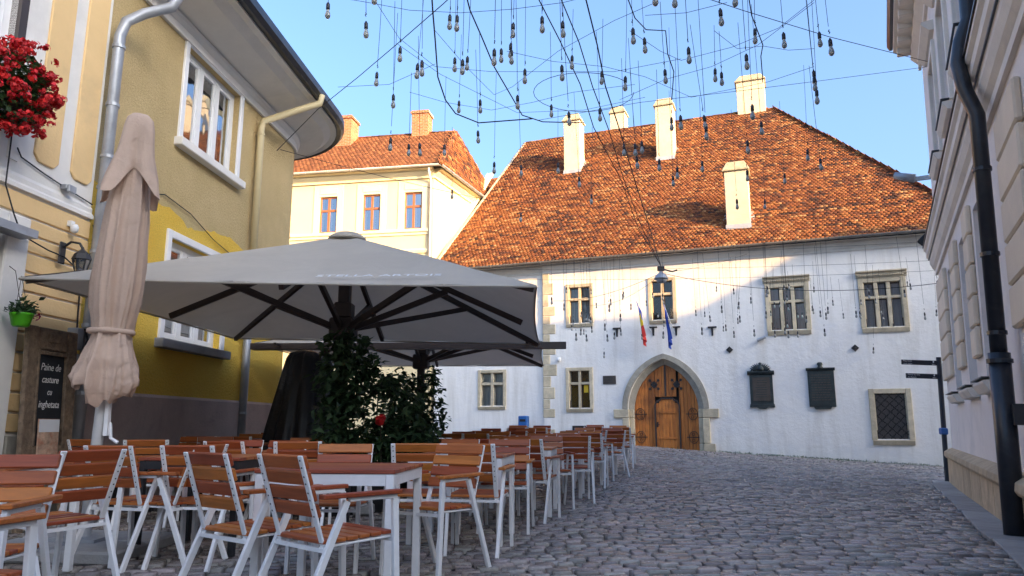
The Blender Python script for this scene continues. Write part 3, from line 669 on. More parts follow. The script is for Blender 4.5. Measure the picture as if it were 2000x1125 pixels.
for m_ in (-1, 1):
    q = -(z1 - z0)
    while q < x1 - x0:
        pa, pb = max(0, q), min(x1 - x0, q + z1 - z0)
        if pb > pa:
            if m_ > 0: gr.bar((x0 + pa, .05, z0 + pa - q), (x0 + pb, .05, z0 + pb - q), .018, .018, (0, 1, 0))
            else: gr.bar((x1 - pa, .068, z0 + pa - q), (x1 - pb, .068, z0 + pb - q), .018, .018, (0, 1, 0))
        q += stp * 1.41
gr.build('iron_grate', 'iron', wgr)
# quoins on the corner
zq = .35; k = 0
while zq < 7.1:
    h = rnd.uniform(.34, .5); w_ = (.50 if k % 2 == 0 else .28) * rnd.uniform(.85, 1.15)
    if not (.98 < zq + h / 2 < 1.22): B().box(-.022, w_, -.022, .10, zq, zq + h - .012).build('quoin', 'stone', wall, bevel=.02)
    zq += h; k += 1
# gate
gate = tag(bpy.data.objects.new('gate', None), None, None); COL.objects.link(gate); gate.parent = house
outer = arch_pts(SIN - .42, SOUT + .42, 1.62, 3.72)
inn = arch_pts(SIN, SOUT, 1.55, 3.32); n_ = len(inn)
nv = 6
for k in range(0, n_ - 1, 4):
    seg = range(k, min(k + 5, n_)); a = [inn[i] for i in seg]; c = [outer[i] for i in seg]
    if not len(a) > 1: continue
    mid = [((p[0] + q[0]) / 2, (p[1] + q[1]) / 2) for p, q in zip(a, c)]
    v = B(); m = len(a)
    vs = [(x, -.10, z) for x, z in c] + [(x, -.10, z) for x, z in mid] + [(x, .06, z) for x, z in mid] + [(x, .20, z) for x, z in a] + [(x, .36, z) for x, z in a] + [(x, .36, z) for x, z in c]
    fs = [(r * m + i, r * m + i + 1, ((r + 1) % 6) * m + i + 1, ((r + 1) % 6) * m + i) for r in range(6) for i in range(m - 1)] + [tuple(r * m for r in range(6)), tuple(r * m + m - 1 for r in range(6))]
    v.add(vs, fs); v.build('voussoir', 'stone_grey', gate, bevel=.006)
for sx, xi in ((-1, SIN), (1, SOUT)):
    za = .02 if sx < 0 else -.08
    for j, (lo, hi, ww) in enumerate(((za, za + .42, .58), (za + .42, 1.28, .42), (1.28, 1.62, .76))):
        xa_, xb_ = sorted((xi - sx * .002, xi + sx * ww)); v = B()
        v.box(min(xi + sx * .16, xi + sx * ww), max(xi + sx * .16, xi + sx * ww), -.10, .34, lo, hi - .012); v.build('jamb_stone', 'stone', gate, bevel=.018)
        v = B(); q = sorted((xi + sx * .001, xi + sx * .158)); v.box(q[0], q[1], .08 if j else -.02, .345, lo, hi - .012); v.build('jamb_stone', 'stone', gate, bevel=.02)
def zin(x):
    for (xa_, za_), (xb_, zb_) in zip(inn[:-1], inn[1:]):
        if xa_ <= x <= xb_: return za_ + (zb_ - za_) * (x - xa_) / max(1e-6, xb_ - xa_)
    return 1.55
xm = (SIN + SOUT) / 2; WKX0, WKX1, WKZ = xm - .42, xm + .50, 2.02
npl = 18; pw = (SOUT - SIN) / npl
for k in range(npl):
    a, c = SIN + pw * k + .004, SIN + pw * (k + 1) - .004
    if a < WKX0 < c: c = max(a + .01, WKX0 - .006)
    if a < WKX1 < c: a = WKX1 + .006
    lo = -.10
    if WKX0 - .01 < a and c < WKX1 + .01: lo = WKZ + .06
    ta, tc_ = zin(a) + .04, zin(c) + .04
    if c - a > .015: B().prism([(a, lo), (c, lo), (c, tc_), (a, ta)], .27 + rnd.uniform(0, .008), .33).build('plank', 'gate_wood', gate, bevel=.004)
B().box(xm - .035, xm + .035, .235, .268, WKZ + .08, zin(xm) - .02).build('centre_post', 'dark_frame', gate)
wk = tag(bpy.data.objects.new('wicket_door', None), None, None); COL.objects.link(wk); wk.parent = gate
wkp = [(WKX0, -.05), (WKX0, 1.78), (WKX0 + .1, 1.93), (WKX0 + .2, 1.94), (WKX0 + .22, WKZ), (WKX1 - .22, WKZ), (WKX1 - .2, 1.94), (WKX1 - .1, 1.93), (WKX1, 1.78), (WKX1, -.05)]
fr = B()
for p, q in zip(wkp[:-1], wkp[1:]): fr.bar((p[0], .25, p[1]), (q[0], .25, q[1]), .055, .05, (0, 1, 0))
fr.build('frame', 'dark_frame', wk)
for k in range(7):
    a = WKX0 + .03 + (WKX1 - WKX0 - .06) / 7 * k; c = a + (WKX1 - WKX0 - .06) / 7 - .006
    B().box(a, c, .262 + rnd.uniform(0, .005), .32, -.06, WKZ - .04 if 0 < k < 6 else 1.84).build('plank', 'gate_wood', wk, bevel=.003)
for zz in (1.48, .52): B().box(WKX0 + .12, WKX1 - .12, .235, .262, zz - .04, zz + .04).build('cross_rail', 'gate_wood', wk, bevel=.005)
B().box(WKX0 + .05, WKX0 + .11, .225, .262, .93, 1.12).tube([(WKX0 + .08, .22, 1.03), (WKX0 + .08, .18, 1.03), (WKX0 + .18, .18, 1.02)], .012, 6).build('handle', 'iron', wk)
for xx in (xm - .43, xm + .43):
    f = B()
    for a in range(4):
        an = a * math.pi / 2; f.lathe([(.001, -.01), (.07, -.01), (.07, .01), (.001, .01)], 8, (0, 0, 0), cap=False)
        an2 = an + math.pi / 4
    ro = B()
    for a in range(4):
        an = a * math.pi / 2; cx, cz = xx + .075 * math.cos(an), 2.55 + .075 * math.sin(an)
        ro.prism([(cx + .062 * math.cos(t * math.pi / 4), cz + .062 * math.sin(t * math.pi / 4)) for t in range(8)], .245, .262)
        an += math.pi / 4; ex_, ez_ = math.cos(an), math.sin(an)
        ro.bar((xx + .08 * ex_, .252, 2.55 + .08 * ez_), (xx + .22 * ex_, .252, 2.55 + .22 * ez_), .022, .016, (0, 1, 0))
        cx, cz = xx + .23 * ex_, 2.55 + .23 * ez_
        ro.prism([(cx + .055 * math.cos(t * math.pi / 4), cz + .055 * math.sin(t * math.pi / 4)) for t in range(8)], .243, .261)
    ro.build('iron_rosette', 'iron', gate)
for sx, xi in ((1, SIN + .02), (-1, SOUT - .02)):
    for zz in (.55, 1.42):
        h = B(); h.bar((xi, .252, zz), (xi + sx * .46, .252, zz), .03, .014, (0, 1, 0))
        for m_ in (-1, 1):
            h.tube([(xi + sx * (.20 - .17 * math.cos(t)), .252, zz + m_ * .22 * math.sin(t)) for t in [i * math.pi / 10 for i in range(11)]], .012, 5)
            h.tube([(xi + sx * (.22 + .05 * math.cos(t)), .252, zz + m_ * (.11 + .05 * math.sin(t))) for t in [i * math.pi / 5 for i in range(11)]], .010, 5)
        h.build('strap_hinge', 'iron', gate)
# wall furniture on the white house
def on_wall(name, label, cat, s, z, y=0, group=None): return thing(name, label, cat, fw(s, y, z), WA, group)
pl = on_wall('bronze_plaque', 'dark bronze memorial plaque crowned with carved foliage, right of the gate', 'plaque', 8.39, 1.62)
B().box(-.40, .40, -.06, 0, .12, 1.20).build('frame', 'bronze', pl, bevel=.012); B().box(-.30, .30, -.085, -.06, .25, 1.10).build('tablet', 'bronze_face', pl)
B().prof([(0, 1.2), (-.08, 1.2), (-.14, 1.28), (-.14, 1.34), (0, 1.34)], -.47, .47).build('cornice', 'bronze', pl, bevel=.008)
B().prism([(-.44, .02), (-.2, .02), (-.1, -.04), (.1, -.04), (.2, .02), (.44, .02), (.42, .14), (-.42, .14)], -.08, 0).build('base_scroll', 'bronze', pl, bevel=.01)
cr = B()
for sx in (-1, 1):
    for k in range(7):
        a = .35 + k * .28; cr.tube([(sx * .08, -.06, 1.34), (sx * (.08 + .14 * math.cos(a)), -.09, 1.36 + .14 * math.sin(a)), (sx * (.08 + .30 * math.cos(a)), -.07, 1.35 + .27 * math.sin(a))], [.045, .04, .012], 6)
    cr.tube([(sx * .1, -.06, 1.34), (sx * .3, -.08, 1.40), (sx * .36, -.07, 1.30)], [.05, .045, .02], 6)
cr.lathe([(.01, 0), (.13, .02), (.15, .10), (.10, .2), (.06, .24), (.065, .30), (.01, .34)], 10, (0, -.05, 1.32)); cr.build('crest', 'bronze', pl, smooth=True)
ln = B()
for k in range(8): ln.box(-.22 + rnd.uniform(0, .08), .22 - rnd.uniform(0, .08), -.089, -.084, .98 - k * .085, 1.005 - k * .085)
ln.build('inscription', 'bronze', pl)
pl = on_wall('bronze_plaque', 'dark green bronze plaque with rows of raised lettering and a small knob on top', 'plaque', 10.42, 1.58)
B().box(-.44, .44, -.06, 0, .06, 1.34).build('frame', 'bronze', pl, bevel=.012); B().prof([(0, 1.34), (-.07, 1.34), (-.11, 1.40), (-.11, 1.44), (0, 1.44)], -.48, .48).build('cornice', 'bronze', pl)
B().box(-.38, .38, -.075, -.06, .14, 1.26).build('tablet', 'bronze', pl); B().prism([(-.25, -.02), (.25, -.02), (.3, .06), (-.3, .06)], -.08, 0).build('bracket', 'bronze', pl)
B().lathe([(.09, 0), (.10, .05), (.07, .10), (.10, .16), (.09, .22), (.05, .24)], 10, (0, -.06, 1.40)).build('knob', 'bronze', pl, smooth=True)
ln = B()
for k in range(11):
    x = -.33
    while x < .28:
        w_ = rnd.uniform(.04, .12); ln.box(x, x + w_, -.080, -.074, 1.17 - k * .088, 1.20 - k * .088); x += w_ + .025
ln.build('inscription', 'bronze_face', pl)
pl = on_wall('stone_plaque', 'small grey rectangular plaque on the wall left of the gate', 'plaque', 2.73, 2.59); B().box(-.26, .26, -.04, 0, 0, .33).build('tablet', 'bronze_face', pl, bevel=.01)
ln = B()
for k in range(4): ln.box(-.2, .2 - rnd.uniform(0, .1), -.045, -.04, .25 - k * .06, .27 - k * .06)
ln.build('inscription', 'bronze', pl)
for lab, s, z in (('black diamond shaped tie plate on the wall between gate and crested plaque', 7.34, 3.66), ('black diamond shaped tie plate on the wall below the far right window', 11.62, 3.57)):
    d_ = on_wall('tie_plate', lab, 'wall anchor', s, z); B().prism([(0, -.01), (.13, .12), (0, .25), (-.13, .12)], -.05, 0).build('plate', 'iron', d_, bevel=.01); B().lathe([(.03, 0), (.03, .03), (.01, .04)], 8, (0, 0, 0)).build('bolt', 'iron', d_, loc=(0, -.05, .12)).rotation_euler = (R(90), 0, 0)
for i, (s, z) in enumerate(((3.08, 4.45), (4.52, 4.43), (5.40, 4.40), (6.75, 4.33))):
    d_ = on_wall('wall_anchor', 'T-shaped black iron wall anchor, %s from the left of the four above the gate' % ('first', 'second', 'third', 'fourth')[i], 'wall anchor', s, z, group='iron anchors above the gate')
    B().box(-.16, .16, -.06, 0, .30, .36).build('cross_arm', 'iron', d_, bevel=.006); B().prism([(-.03, 0), (.03, 0), (.05, .30), (-.05, .30)], -.05, 0).build('stem', 'iron', d_, bevel=.006)
def flag(label, s, z, mats, names, tilt, L=1.35, wdt=.34):
    f = on_wall('flag', label, 'flag', s, z)
    tip = Vector((tilt, -.75, 1.15)); B().tube([(0, -.01, 0), tip], .014, 6).build('pole', 'white_metal', f)
    n, m = 12, 12
    for k, (mt, nm) in enumerate(zip(mats, names)):
        bb = B(); vs = []
        for i in range(n + 1):
            for j in range(m + 1):
                t = j / m; d = (k + i / n) / len(mats)
                base = Vector((tilt, -.75, 1.12)) * (1 - t * .42)
                fold = .07 * math.sin(t * 11 + d * 2.2) * (.3 + d); dr = d * L * (1 - .06 * t)
                vs.append((base.x * (1 - .25 * d) + fold * .8 + .16 * d * (1 - t) * tilt / abs(tilt) * -1, base.y + fold * .5 + .12 * d, base.z - dr))
        bb.add(vs, [(i * (m + 1) + j, i * (m + 1) + j + 1, (i + 1) * (m + 1) + j + 1, (i + 1) * (m + 1) + j) for i in range(n) for j in range(m)]); bb.build(nm, mt, f, smooth=True, fix=False)
flag('blue yellow and red tricolour flag hanging from a pole above the gate', 4.42, 4.6, ('flag_blue', 'flag_yellow', 'flag_red'), ('blue_band', 'yellow_band', 'red_band'), -.40)
flag('plain deep blue flag hanging from a pole right of the tricolour', 5.32, 4.5, ('flag_blue',), ('cloth',), -.28, 1.4)
sp = on_wall('spotlight', 'small grey spotlight on the wall below the third upper window', 'spotlight', 8.5, 4.12); B().tube([(0, 0, 0), (0, -.10, .02)], .02, 6).tube([(-.16, -.12, -.04), (.14, -.12, .08)], [.07, .05], 8).build('housing', 'galv', sp)
sp = on_wall('security_camera', 'small white dome camera on the wall right of the quoins', 'camera', .68, 3.52); B().lathe([(.05, .12), (.08, .10), (.085, .02), (.06, -.04), (.01, -.07)], 10, (0, -.09, .05)).build('dome', 'pvc', sp, smooth=True); B().box(-.04, .04, -.09, 0, .14, .2).build('bracket', 'pvc', sp)
bn = on_wall('litter_bin', 'blue litter bin standing against the white wall by the quoins', 'litter bin', -.76, G(-.0 + .6, 30.1), -.30)
B().box(-.19, .19, -.15, .15, .52, .95).build('hood', 'blue_plastic', bn, bevel=.03); B().box(-.18, .18, -.14, .14, 0, .515).build('body', 'dark_blue_metal', bn, bevel=.02); B().box(-.12, .12, -.155, -.14, .72, .82).build('slot', 'black_rubber', bn)
vt = on_wall('basement_grille', 'dark basement grille low in the white wall behind the far chairs', 'grille', 1.55, .62); B().box(-.36, .36, -.03, 0, 0, .36).build('frame', 'iron', vt)
for k in range(8): B().box(-.32 + k * .085, -.29 + k * .085, -.05, -.03, .03, .33).build('bar', 'iron', vt)
# weeds along the wall foot
w = B(); pts = []
for k in range(1500):
    s = rnd.uniform(6.7, 15.5); p = fw(s, -abs(rnd.gauss(0, .10)) - .02, 0); pts.append((p.x, p.y, G(p.x, p.y)))
for k in range(1500):
    x = rnd.uniform(5, 15); yy = rnd.uniform(21, 28)
    if cobble_ok(x, yy) and rnd.random() < (yy - 20) / 8: pts.append((x, yy, G(x, yy) - .01))
scatter_leaves(w, pts, .07, 1.2, .25); tag(w.build('weeds', 'leaf', fix=False), 'green weeds growing at the foot of the white wall', 'weeds', kind='stuff')

# ------------------------------------------------------------------ cream house behind
CA = R(-10); CO = Vector((-3.55, 31.82, 0))
cream = thing('cream_house', 'pale yellow house with three brown windows and tiled hip roof behind the parasol', 'house', CO, CA)
CE = 12.45; CH = {'a': (-5.46, -4.62, 9.72, 11.43), 'b': (-3.35, -2.52, 9.72, 11.43), 'c': (-1.36, -.54, 9.72, 11.43)}
bb = wall_cells(-12, 0, -1, CE, list(CH.values()), .25)
sb = (FB.x * math.cos(CA) + FB.y * math.sin(CA), -FB.x * math.sin(CA) + FB.y * math.cos(CA))   # side wall runs with the white house's depth
SD = 7.0; se = (sb[0] * SD, sb[1] * SD)
bb.add([(0, 0, -1), (se[0], se[1], -1), (se[0], se[1], CE), (0, 0, CE)], [(0, 1, 2, 3)]).add([(se[0], se[1], -1), (-12, se[1], -1), (-12, se[1], CE), (se[0], se[1], CE)], [(0, 1, 2, 3)])
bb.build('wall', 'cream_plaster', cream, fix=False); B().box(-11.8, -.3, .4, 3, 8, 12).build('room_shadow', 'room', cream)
for key, (x0, x1, z0, z1) in CH.items():
    w = bpy.data.objects.new('window', None); COL.objects.link(w); w.parent = cream
    B().box(x0 - .30, x0 - .012, -.03, .02, z0 - .02, z1 + .55).build('surround', 'cream_trim', w); B().box(x1 + .012, x1 + .30, -.03, .02, z0 - .02, z1 + .55).build('surround', 'cream_trim', w); B().box(x0 - .29, x1 + .29, -.026, .02, z1 + .012, z1 + .545).build('surround', 'cream_trim', w)
    B().box(x0 - .02, x1 + .02, -.045, -.02, z1 + .12, z1 + .40).build('panel', 'cream_trim', w, bevel=.01)
    zt = z0 + (z1 - z0) * .62; xc = (x0 + x1) / 2; f = B()
    for a, c, lo, hi in ((x0, x0 + .06, z0, z1), (x1 - .06, x1, z0, z1), (x0 + .06, x1 - .06, z0, z0 + .06), (x0 + .06, x1 - .06, z1 - .06, z1), (xc - .05, xc + .05, z0 + .06, z1 - .06), (x0 + .06, x1 - .06, zt - .05, zt + .05)): f.box(a, c, .06 + (.004 if hi - lo < .2 else 0), .13, lo, hi)
    f.build('frame', 'brown_frame', w)
    for a, c in ((x0 + .06, xc - .05), (xc + .05, x1 - .06)):
        for lo, hi in ((z0 + .06, zt - .05), (zt + .05, z1 - .06)): B().add([(a, .10, lo), (c, .10, lo), (c, .10, hi), (a, .10, hi)], [(0, 1, 2, 3)]).build('pane', 'glass_shiny', w, fix=False)
        B().box(a, a + .1, .15, .16, z0, z1).build('curtain', 'white_blind', w)
    if key == 'c': B().box(x0 + .05, x1 - .05, .14, .145, zt, z1).build('blind', 'white_blind', w)
B().prof([(0, 9.42), (-.05, 9.42), (-.05, 9.52), (-.10, 9.56), (-.10, 9.66), (-.04, 9.70), (0, 9.70)], -12, -.15).build('string_course', 'cream_trim', cream)
B().prof([(0, 8.55), (-.05, 8.58), (-.08, 8.70), (-.02, 8.76), (0, 8.78)], -12, -.15).build('string_course', 'cream_trim', cream)
B().prof([(0, 12.05), (-.08, 12.05), (-.08, 12.15), (-.22, 12.30), (-.22, 12.38), (-.40, 12.42), (-.40, 12.48), (0, 12.48)], -12, .02).build('cornice', 'cream_trim', cream)
ov = .42; rz = 15.75
def side_prof():
    bb = B(); d = Vector((sb[0], sb[1], 0)).normalized(); nn = Vector((d.y, -d.x, 0)); pr = [(0, 12.05), (.08, 12.05), (.08, 12.15), (.22, 12.30), (.22, 12.38), (.40, 12.42), (.40, 12.48), (0, 12.48)]
    vs = [nn * a + Vector((0, 0, z)) - d * .02 for a, z in pr] + [d * SD + nn * a + Vector((0, 0, z)) for a, z in pr]; n = len(pr)
    bb.add(vs, [tuple(range(n)), tuple(range(2 * n - 1, n - 1, -1))] + [(i, i + n, (i + 1) % n + n, (i + 1) % n) for i in range(n)]); return bb
side_prof().build('cornice', 'cream_trim', cream)
dS = Vector((sb[0], sb[1], 0)).normalized(); nS = Vector((dS.y, -dS.x, 0))
cor = Vector((0, 0, CE)) + nS * ov + Vector((0, -ov, 0)) + Vector((0, 0, .06)); bk = dS * (SD + .4) + nS * ov + Vector((0, 0, CE + .06)); bl = Vector((-12, -ov, CE + .06)); bkl = Vector((-12, SD + .4, CE + .06))
r1 = Vector((.1, 3.6, rz)); r0 = Vector((-12, 3.6, rz))
rf = B(); rf.add([bl, cor, r1, r0, bk, bkl], [(0, 1, 2, 3), (1, 4, 2), (4, 5, 3, 2), (0, 3, 5), (0, 5, 4, 1)]); crf = rf.build('roof', 'room', cream, fix=True)
def roof_face(name, p, q, ta, tb, parent, tw, exp, pal, seed, jit=.5, bands=None):
    p, q, ta, tb = map(Vector, (p, q, ta, tb)); ex = (q - p).normalized(); nn = ex.cross(ta - p).normalized()
    if nn.z < 0: nn = -nn
    eu = nn.cross(ex); eu = eu if eu.z > 0 else -eu; L = (ta - p).dot(eu); xa_, xb_, W_ = (ta - p).dot(ex), (tb - p).dot(ex), (q - p).length
    return tile_field(name, parent, tuple(p), tuple(ex), tuple(eu), tuple(nn), L, lambda v: (xa_ * v / L, W_ + (xb_ - W_) * v / L), tw, exp, pal, seed, bands, jit=jit)
roof_face('front_tiles', bl, cor, r0, r1, crf, .20, .19, NEW, 21, .35, lambda C, g, m: g.choice(m, len(C)))
roof_face('hip_tiles', cor, bk, r1, r1, crf, .20, .17, OLD, 22, .8, old_bands)
cap_row(cor + Vector((0, 0, .04)), r1 + Vector((0, 0, .04)), 'hip_ridge_tiles', crf, .36, .11, 8); cap_row(r0 + Vector((0, 0, .02)), r1 + Vector((0, 0, .02)), 'ridge_tiles', crf, .36, .11, 9)
gutter('gutter', cream, bl + Vector((0, -.06, .0)), cor + Vector((-.02, -.06, .0)), .085, 'white_roof_trim'); gutter('gutter', cream, cor + nS * .06, bk + nS * .06, .085, 'galv')
def brick_chimney(s, y, w, d, z0, z1):
    o = B().box(s - w / 2, s + w / 2, y - d / 2, y + d / 2, z0, z1 - .16).build('chimney', 'brick', cream); B().box(s - w / 2 - .06, s + w / 2 + .06, y - d / 2 - .06, y + d / 2 + .06, z1 - .16, z1 - .05).box(s - w / 2 - .02, s + w / 2 + .02, y - d / 2 - .02, y + d / 2 + .02, z1 - .05, z1).build('chimney_cap', 'brick', o)
brick_chimney(-5.75, 3.1, 1.1, 1.0, 13.5, 16.65); brick_chimney(-1.75, 3.6, .85, .8, 14.5, 16.9)
def pipe(parent, pts, r, mat, n=10, collars=(), name='downpipe', cmat=None):
    o = B().tube(pts, r, n).build(name, mat, parent, smooth=True)
    for c in collars:
        c = Vector(c); B().tube([c - Vector((0, 0, .02)), c + Vector((0, 0, .02))], r * 1.18, n).build('collar', cmat or mat, o)
    return o
pipe(cream, [(-.12, -.45, 12.40), (-.12, -.40, 12.2), (-.12, -.10, 11.9), (-.12, -.10, 6)], .055, 'white_roof_trim')
B().bar((.30, .38, 8.25), (sb[0] * 6.4 + .12, sb[1] * 6.4, 8.25 + 6.1), .34, .12, (0, 0, 1)).build('rake_band', 'cream_trim', cream)

rear = thing('rear_house', 'orange tiled roof slope showing between the cream house and the white house', 'house', (0, 0, 0))
ra = [fw(-9.5, 12.2, 13.6), fw(-1.0, 12.2, 13.6), fw(-1.5, 15.6, 17.5), fw(-9.5, 15.6, 17.5)]
B().add(ra + [fw(-9.5, 19, 13.6), fw(-1, 19, 13.6)], [(0, 1, 2, 3), (3, 2, 5, 4), (1, 5, 2)]).build('roof', 'room', rear); roof_face('roof_tiles', ra[0], ra[1], ra[3], ra[2], rear, .18, .17, OLD, 31, .8, old_bands)
B().add([fw(-9.4, 12.5, -1), fw(-1.1, 12.5, -1), fw(-1.1, 18.8, -1), fw(-9.4, 18.8, -1), fw(-9.4, 12.5, 13.7), fw(-1.1, 12.5, 13.7), fw(-1.1, 18.8, 13.7), fw(-9.4, 18.8, 13.7)], [(0, 1, 5, 4), (1, 2, 6, 5), (2, 3, 7, 6), (3, 0, 4, 7)]).build('wall', 'cream_plaster', rear)
# ------------------------------------------------------------------ the yellow corner house (local x runs backwards along the wall so that y goes into the house)
YD = Vector((.082, .9966, 0)).normalized(); YA = math.atan2(-YD.y, -YD.x)            # local +x = towards the camera
# frame: local x = -s, outward = -y  -> towards +X world
yel = thing('yellow_house', 'ochre roughcast corner house with rounded end, yellow below and grey soffit', 'house', (-5.6, 0, 0), YA + math.pi)
# after this rotation local +x = YD, local +y = to the left (into the house)
def yw(s, y, z): return Vector((-5.6, 0, 0)) + YD * s + Vector((-YD.y, YD.x, 0)) * y + Vector((0, 0, z))
YE = 6.72; YH = [(10.02, 11.72, 5.04, 6.52), (9.98, 11.62, 2.16, 3.58)]
bb = wall_cells(8.2, 13.95, -1, YE + .1, YH, .22)
RC = 1.35; ncv = 14; cv = [(13.95 + RC * math.sin(a), RC - RC * math.cos(a)) for a in [i * R(100) / ncv for i in range(ncv + 1)]]; cv.append((cv[-1][0] - 1.2, cv[-1][1] + 8))
for (xa_, ya_), (xb_, yb_) in zip(cv[:-1], cv[1:]): bb.add([(xa_, ya_, -1), (xb_, yb_, -1), (xb_, yb_, YE + .1), (xa_, ya_, YE + .1)], [(0, 1, 2, 3)])
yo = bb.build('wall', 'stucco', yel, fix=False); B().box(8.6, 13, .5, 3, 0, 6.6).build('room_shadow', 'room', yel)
def sweep(path, prof, name, mat, parent, smooth=False):          # path in (x, y, outward nx, ny), prof (out, z)
    bb = B(); n = len(prof); vs = []
    for x, y, nx_, ny_ in path: vs += [(x + nx_ * o, y + ny_ * o, z) for o, z in prof]
    bb.add(vs, [(i * n + j, i * n + (j + 1) % n, (i + 1) * n + (j + 1) % n, (i + 1) * n + j) for i in range(len(path) - 1) for j in range(n)]); return bb.build(name, mat, parent, smooth=smooth)
ypath = [(8.2, 0, 0, -1), (13.95, 0, 0, -1)] + [(13.95 + RC * math.sin(a), RC - RC * math.cos(a), math.sin(a), -math.cos(a)) for a in [i * R(100) / ncv for i in range(1, ncv + 1)]]
ypath.append((cv[-1][0], cv[-1][1], *ypath[-1][2:]))
sweep(ypath, [(0, YE - .18), (.05, YE - .18), (.05, YE - .06), (.10, YE), (.10, YE + .06), (0, YE + .06)], 'cornice', 'pale_trim', yel)
SO = .82
sweep(ypath, [(.0, YE + .065), (SO - .25, YE + .20), (SO - .12, YE + .30), (SO, YE + .30), (SO, YE + .42), (0, YE + .42)], 'soffit', 'pale_trim', yel)
sweep(ypath, [(SO + .0, YE + .33), (SO + .10, YE + .31), (SO + .16, YE + .37), (SO + .16, YE + .50), (SO, YE + .50)], 'gutter', 'dark_pipe', yel)
rb = B(); pp = [(x + nx_ * (SO + .02), y + ny_ * (SO + .02), YE + .46) for x, y, nx_, ny_ in ypath[:-1]]; m = len(pp); rb.add(pp + [(8.2, 6, YE + 4.2), (10.5, 6, YE + 4.2)], [(0, 1, m + 1, m)] + [(i, i + 1, m + 1) for i in range(1, m - 1)]); rb.build('roof', 'room', yel)
sweep(ypath, [(0, -1), (.06, -1), (.06, 1.36), (.03, 1.40), (0, 1.40)], 'plinth', 'mauve_plinth', yel)
def pvc_window(parent, x0, x1, z0, z1, n=3, frame='pvc', sill='pale_trim', stone=False, sur=.11):
    w = bpy.data.objects.new('window', None); COL.objects.link(w); w.parent = parent
    for a, c, lo, hi in ((x0 - sur, x0 - .001, z0 - .001, z1 + sur), (x1 + .001, x1 + sur, z0 - .001, z1 + sur), (x0, x1, z1 + .001, z1 + sur - .002)): B().box(a, c, -.035, .05, lo, hi).build('surround', 'pvc', w, bevel=.008)
    B().box(x0 - sur - .06, x1 + sur + .06, -.13, .1, z0 - .13, z0 - .003).build('sill', sill, w, bevel=.012)
    f = B()
    for a, c, lo, hi in ((x0, x0 + .07, z0, z1), (x1 - .07, x1, z0, z1), (x0 + .07, x1 - .07, z0, z0 + .07), (x0 + .07, x1 - .07, z1 - .07, z1)): f.box(a, c, .10, .17, lo, hi)
    pw_ = (x1 - x0 - .14) / n
    for k in range(1, n): f.box(x0 + .07 + pw_ * k - .045, x0 + .07 + pw_ * k + .045, .095, .168, z0 + .07, z1 - .07)
    f.build('frame', frame, w)
    for k in range(n):
        a, c = x0 + .07 + pw_ * k + (.045 if k else 0), x0 + .07 + pw_ * (k + 1) - (.045 if k < n - 1 else 0)
        s_ = B(); t = .05
        s_.box(a, a + t, .105, .150, z0 + .07, z1 - .07).box(c - t, c, .105, .150, z0 + .07, z1 - .07).box(a + t, c - t, .105, .150, z0 + .07, z0 + .07 + t).box(a + t, c - t, .105, .150, z1 - .07 - t, z1 - .07); s_.build('sash', frame, w, bevel=.004)
        B().add([(a + t, .128, z0 + .12), (c - t, .128, z0 + .12), (c - t, .128, z1 - .12), (a + t, .128, z1 - .12)], [(0, 1, 2, 3)]).build('pane', 'glass_shiny', w, fix=False)
    return w
w = pvc_window(yel, *YH[0]); curtain(w, 10.9, 11.6, 5.05, 6.5, .3, 'curtain')
w = pvc_window(yel, *YH[1], sill='concrete'); curtain(w, 10.05, 11.6, 2.2, 3.5, .28, 'curtain')
pipe(yel, [(12.95, -.98, YE + .36), (12.95, -.95, YE + .2), (12.75, -.6, YE - .02), (12.42, -.12, YE - .36), (12.40, -.10, YE - .5), (12.40, -.10, 3.75)], .062, 'cream_pipe', collars=[(12.40, -.10, 6.1), (12.40, -.10, 3.9)])
pipe(yel, [(12.40, -.10, 3.78), (12.40, -.10, .15)], .066, 'galv', collars=[(12.40, -.10, 2.5), (12.40, -.10, 1.2)])
wire = B(); wire.tube([(9.3, -.02, 4.0), (9.7, -.03, 4.12), (10.4, -.03, 4.05), (11.1, -.03, 3.85), (11.9, -.03, 3.72), (12.3, -.03, 3.6)], .008, 4); wire.build('wall_wire', 'cable', yel)
# ------------------------------------------------------------------ the beige house on the far left
bei = thing('beige_house', 'beige house with pale raised panels and grooved ground floor, far left', 'house', (-5.6, 0, 0), YA + math.pi)
bb = wall_cells(1.0, 8.2, -1, 9, [(4.6, 6.78, 4.62, 7.2), (5.6, 6.95, -.5, 2.98)], .25); bo = bb.build('wall', 'pale_trim', bei, fix=False); bo.location.y = -.05
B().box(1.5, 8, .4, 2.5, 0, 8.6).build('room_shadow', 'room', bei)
def chamfer(x0, x1, z0, z1, c, y0, y1):
    return B().prism([(x0 + c, z0), (x1 - c, z0), (x1, z0 + c), (x1, z1 - c), (x1 - c, z1), (x0 + c, z1), (x0, z1 - c), (x0, z0 + c)], y0, y1)
for x0, x1 in ((7.22, 7.58), (7.78, 8.13)): chamfer(x0, x1, 3.70, 7.6, .07, -.075, -.045).build('panel', 'beige_plaster', bei, bevel=.008)
B().prof([(-.045, 3.33), (-.10, 3.33), (-.10, 3.37), (-.075, 3.40), (-.075, 3.45), (-.045, 3.50)], 1, 8.19).build('string_course', 'pale_trim', bei)
zz = 3.31; k = 0
for lo in (3.085, 2.91, 2.73, 2.53, 2.33, 2.13, 1.92, 1.72, 1.52, 1.32, 1.12, .92):
    x0 = 6.98 if lo > 3.05 else 7.27
    B().box(7.27 if zz < 3.10 else 4.5, 8.19, -.075, -.045, lo + .012, zz - .012).build('rustication_band', 'beige_plaster', bei, bevel=.008); zz = lo
B().box(7.27, 8.19, -.11, -.045, -.8, .90).build('plinth', 'stone_grey', bei, bevel=.01)
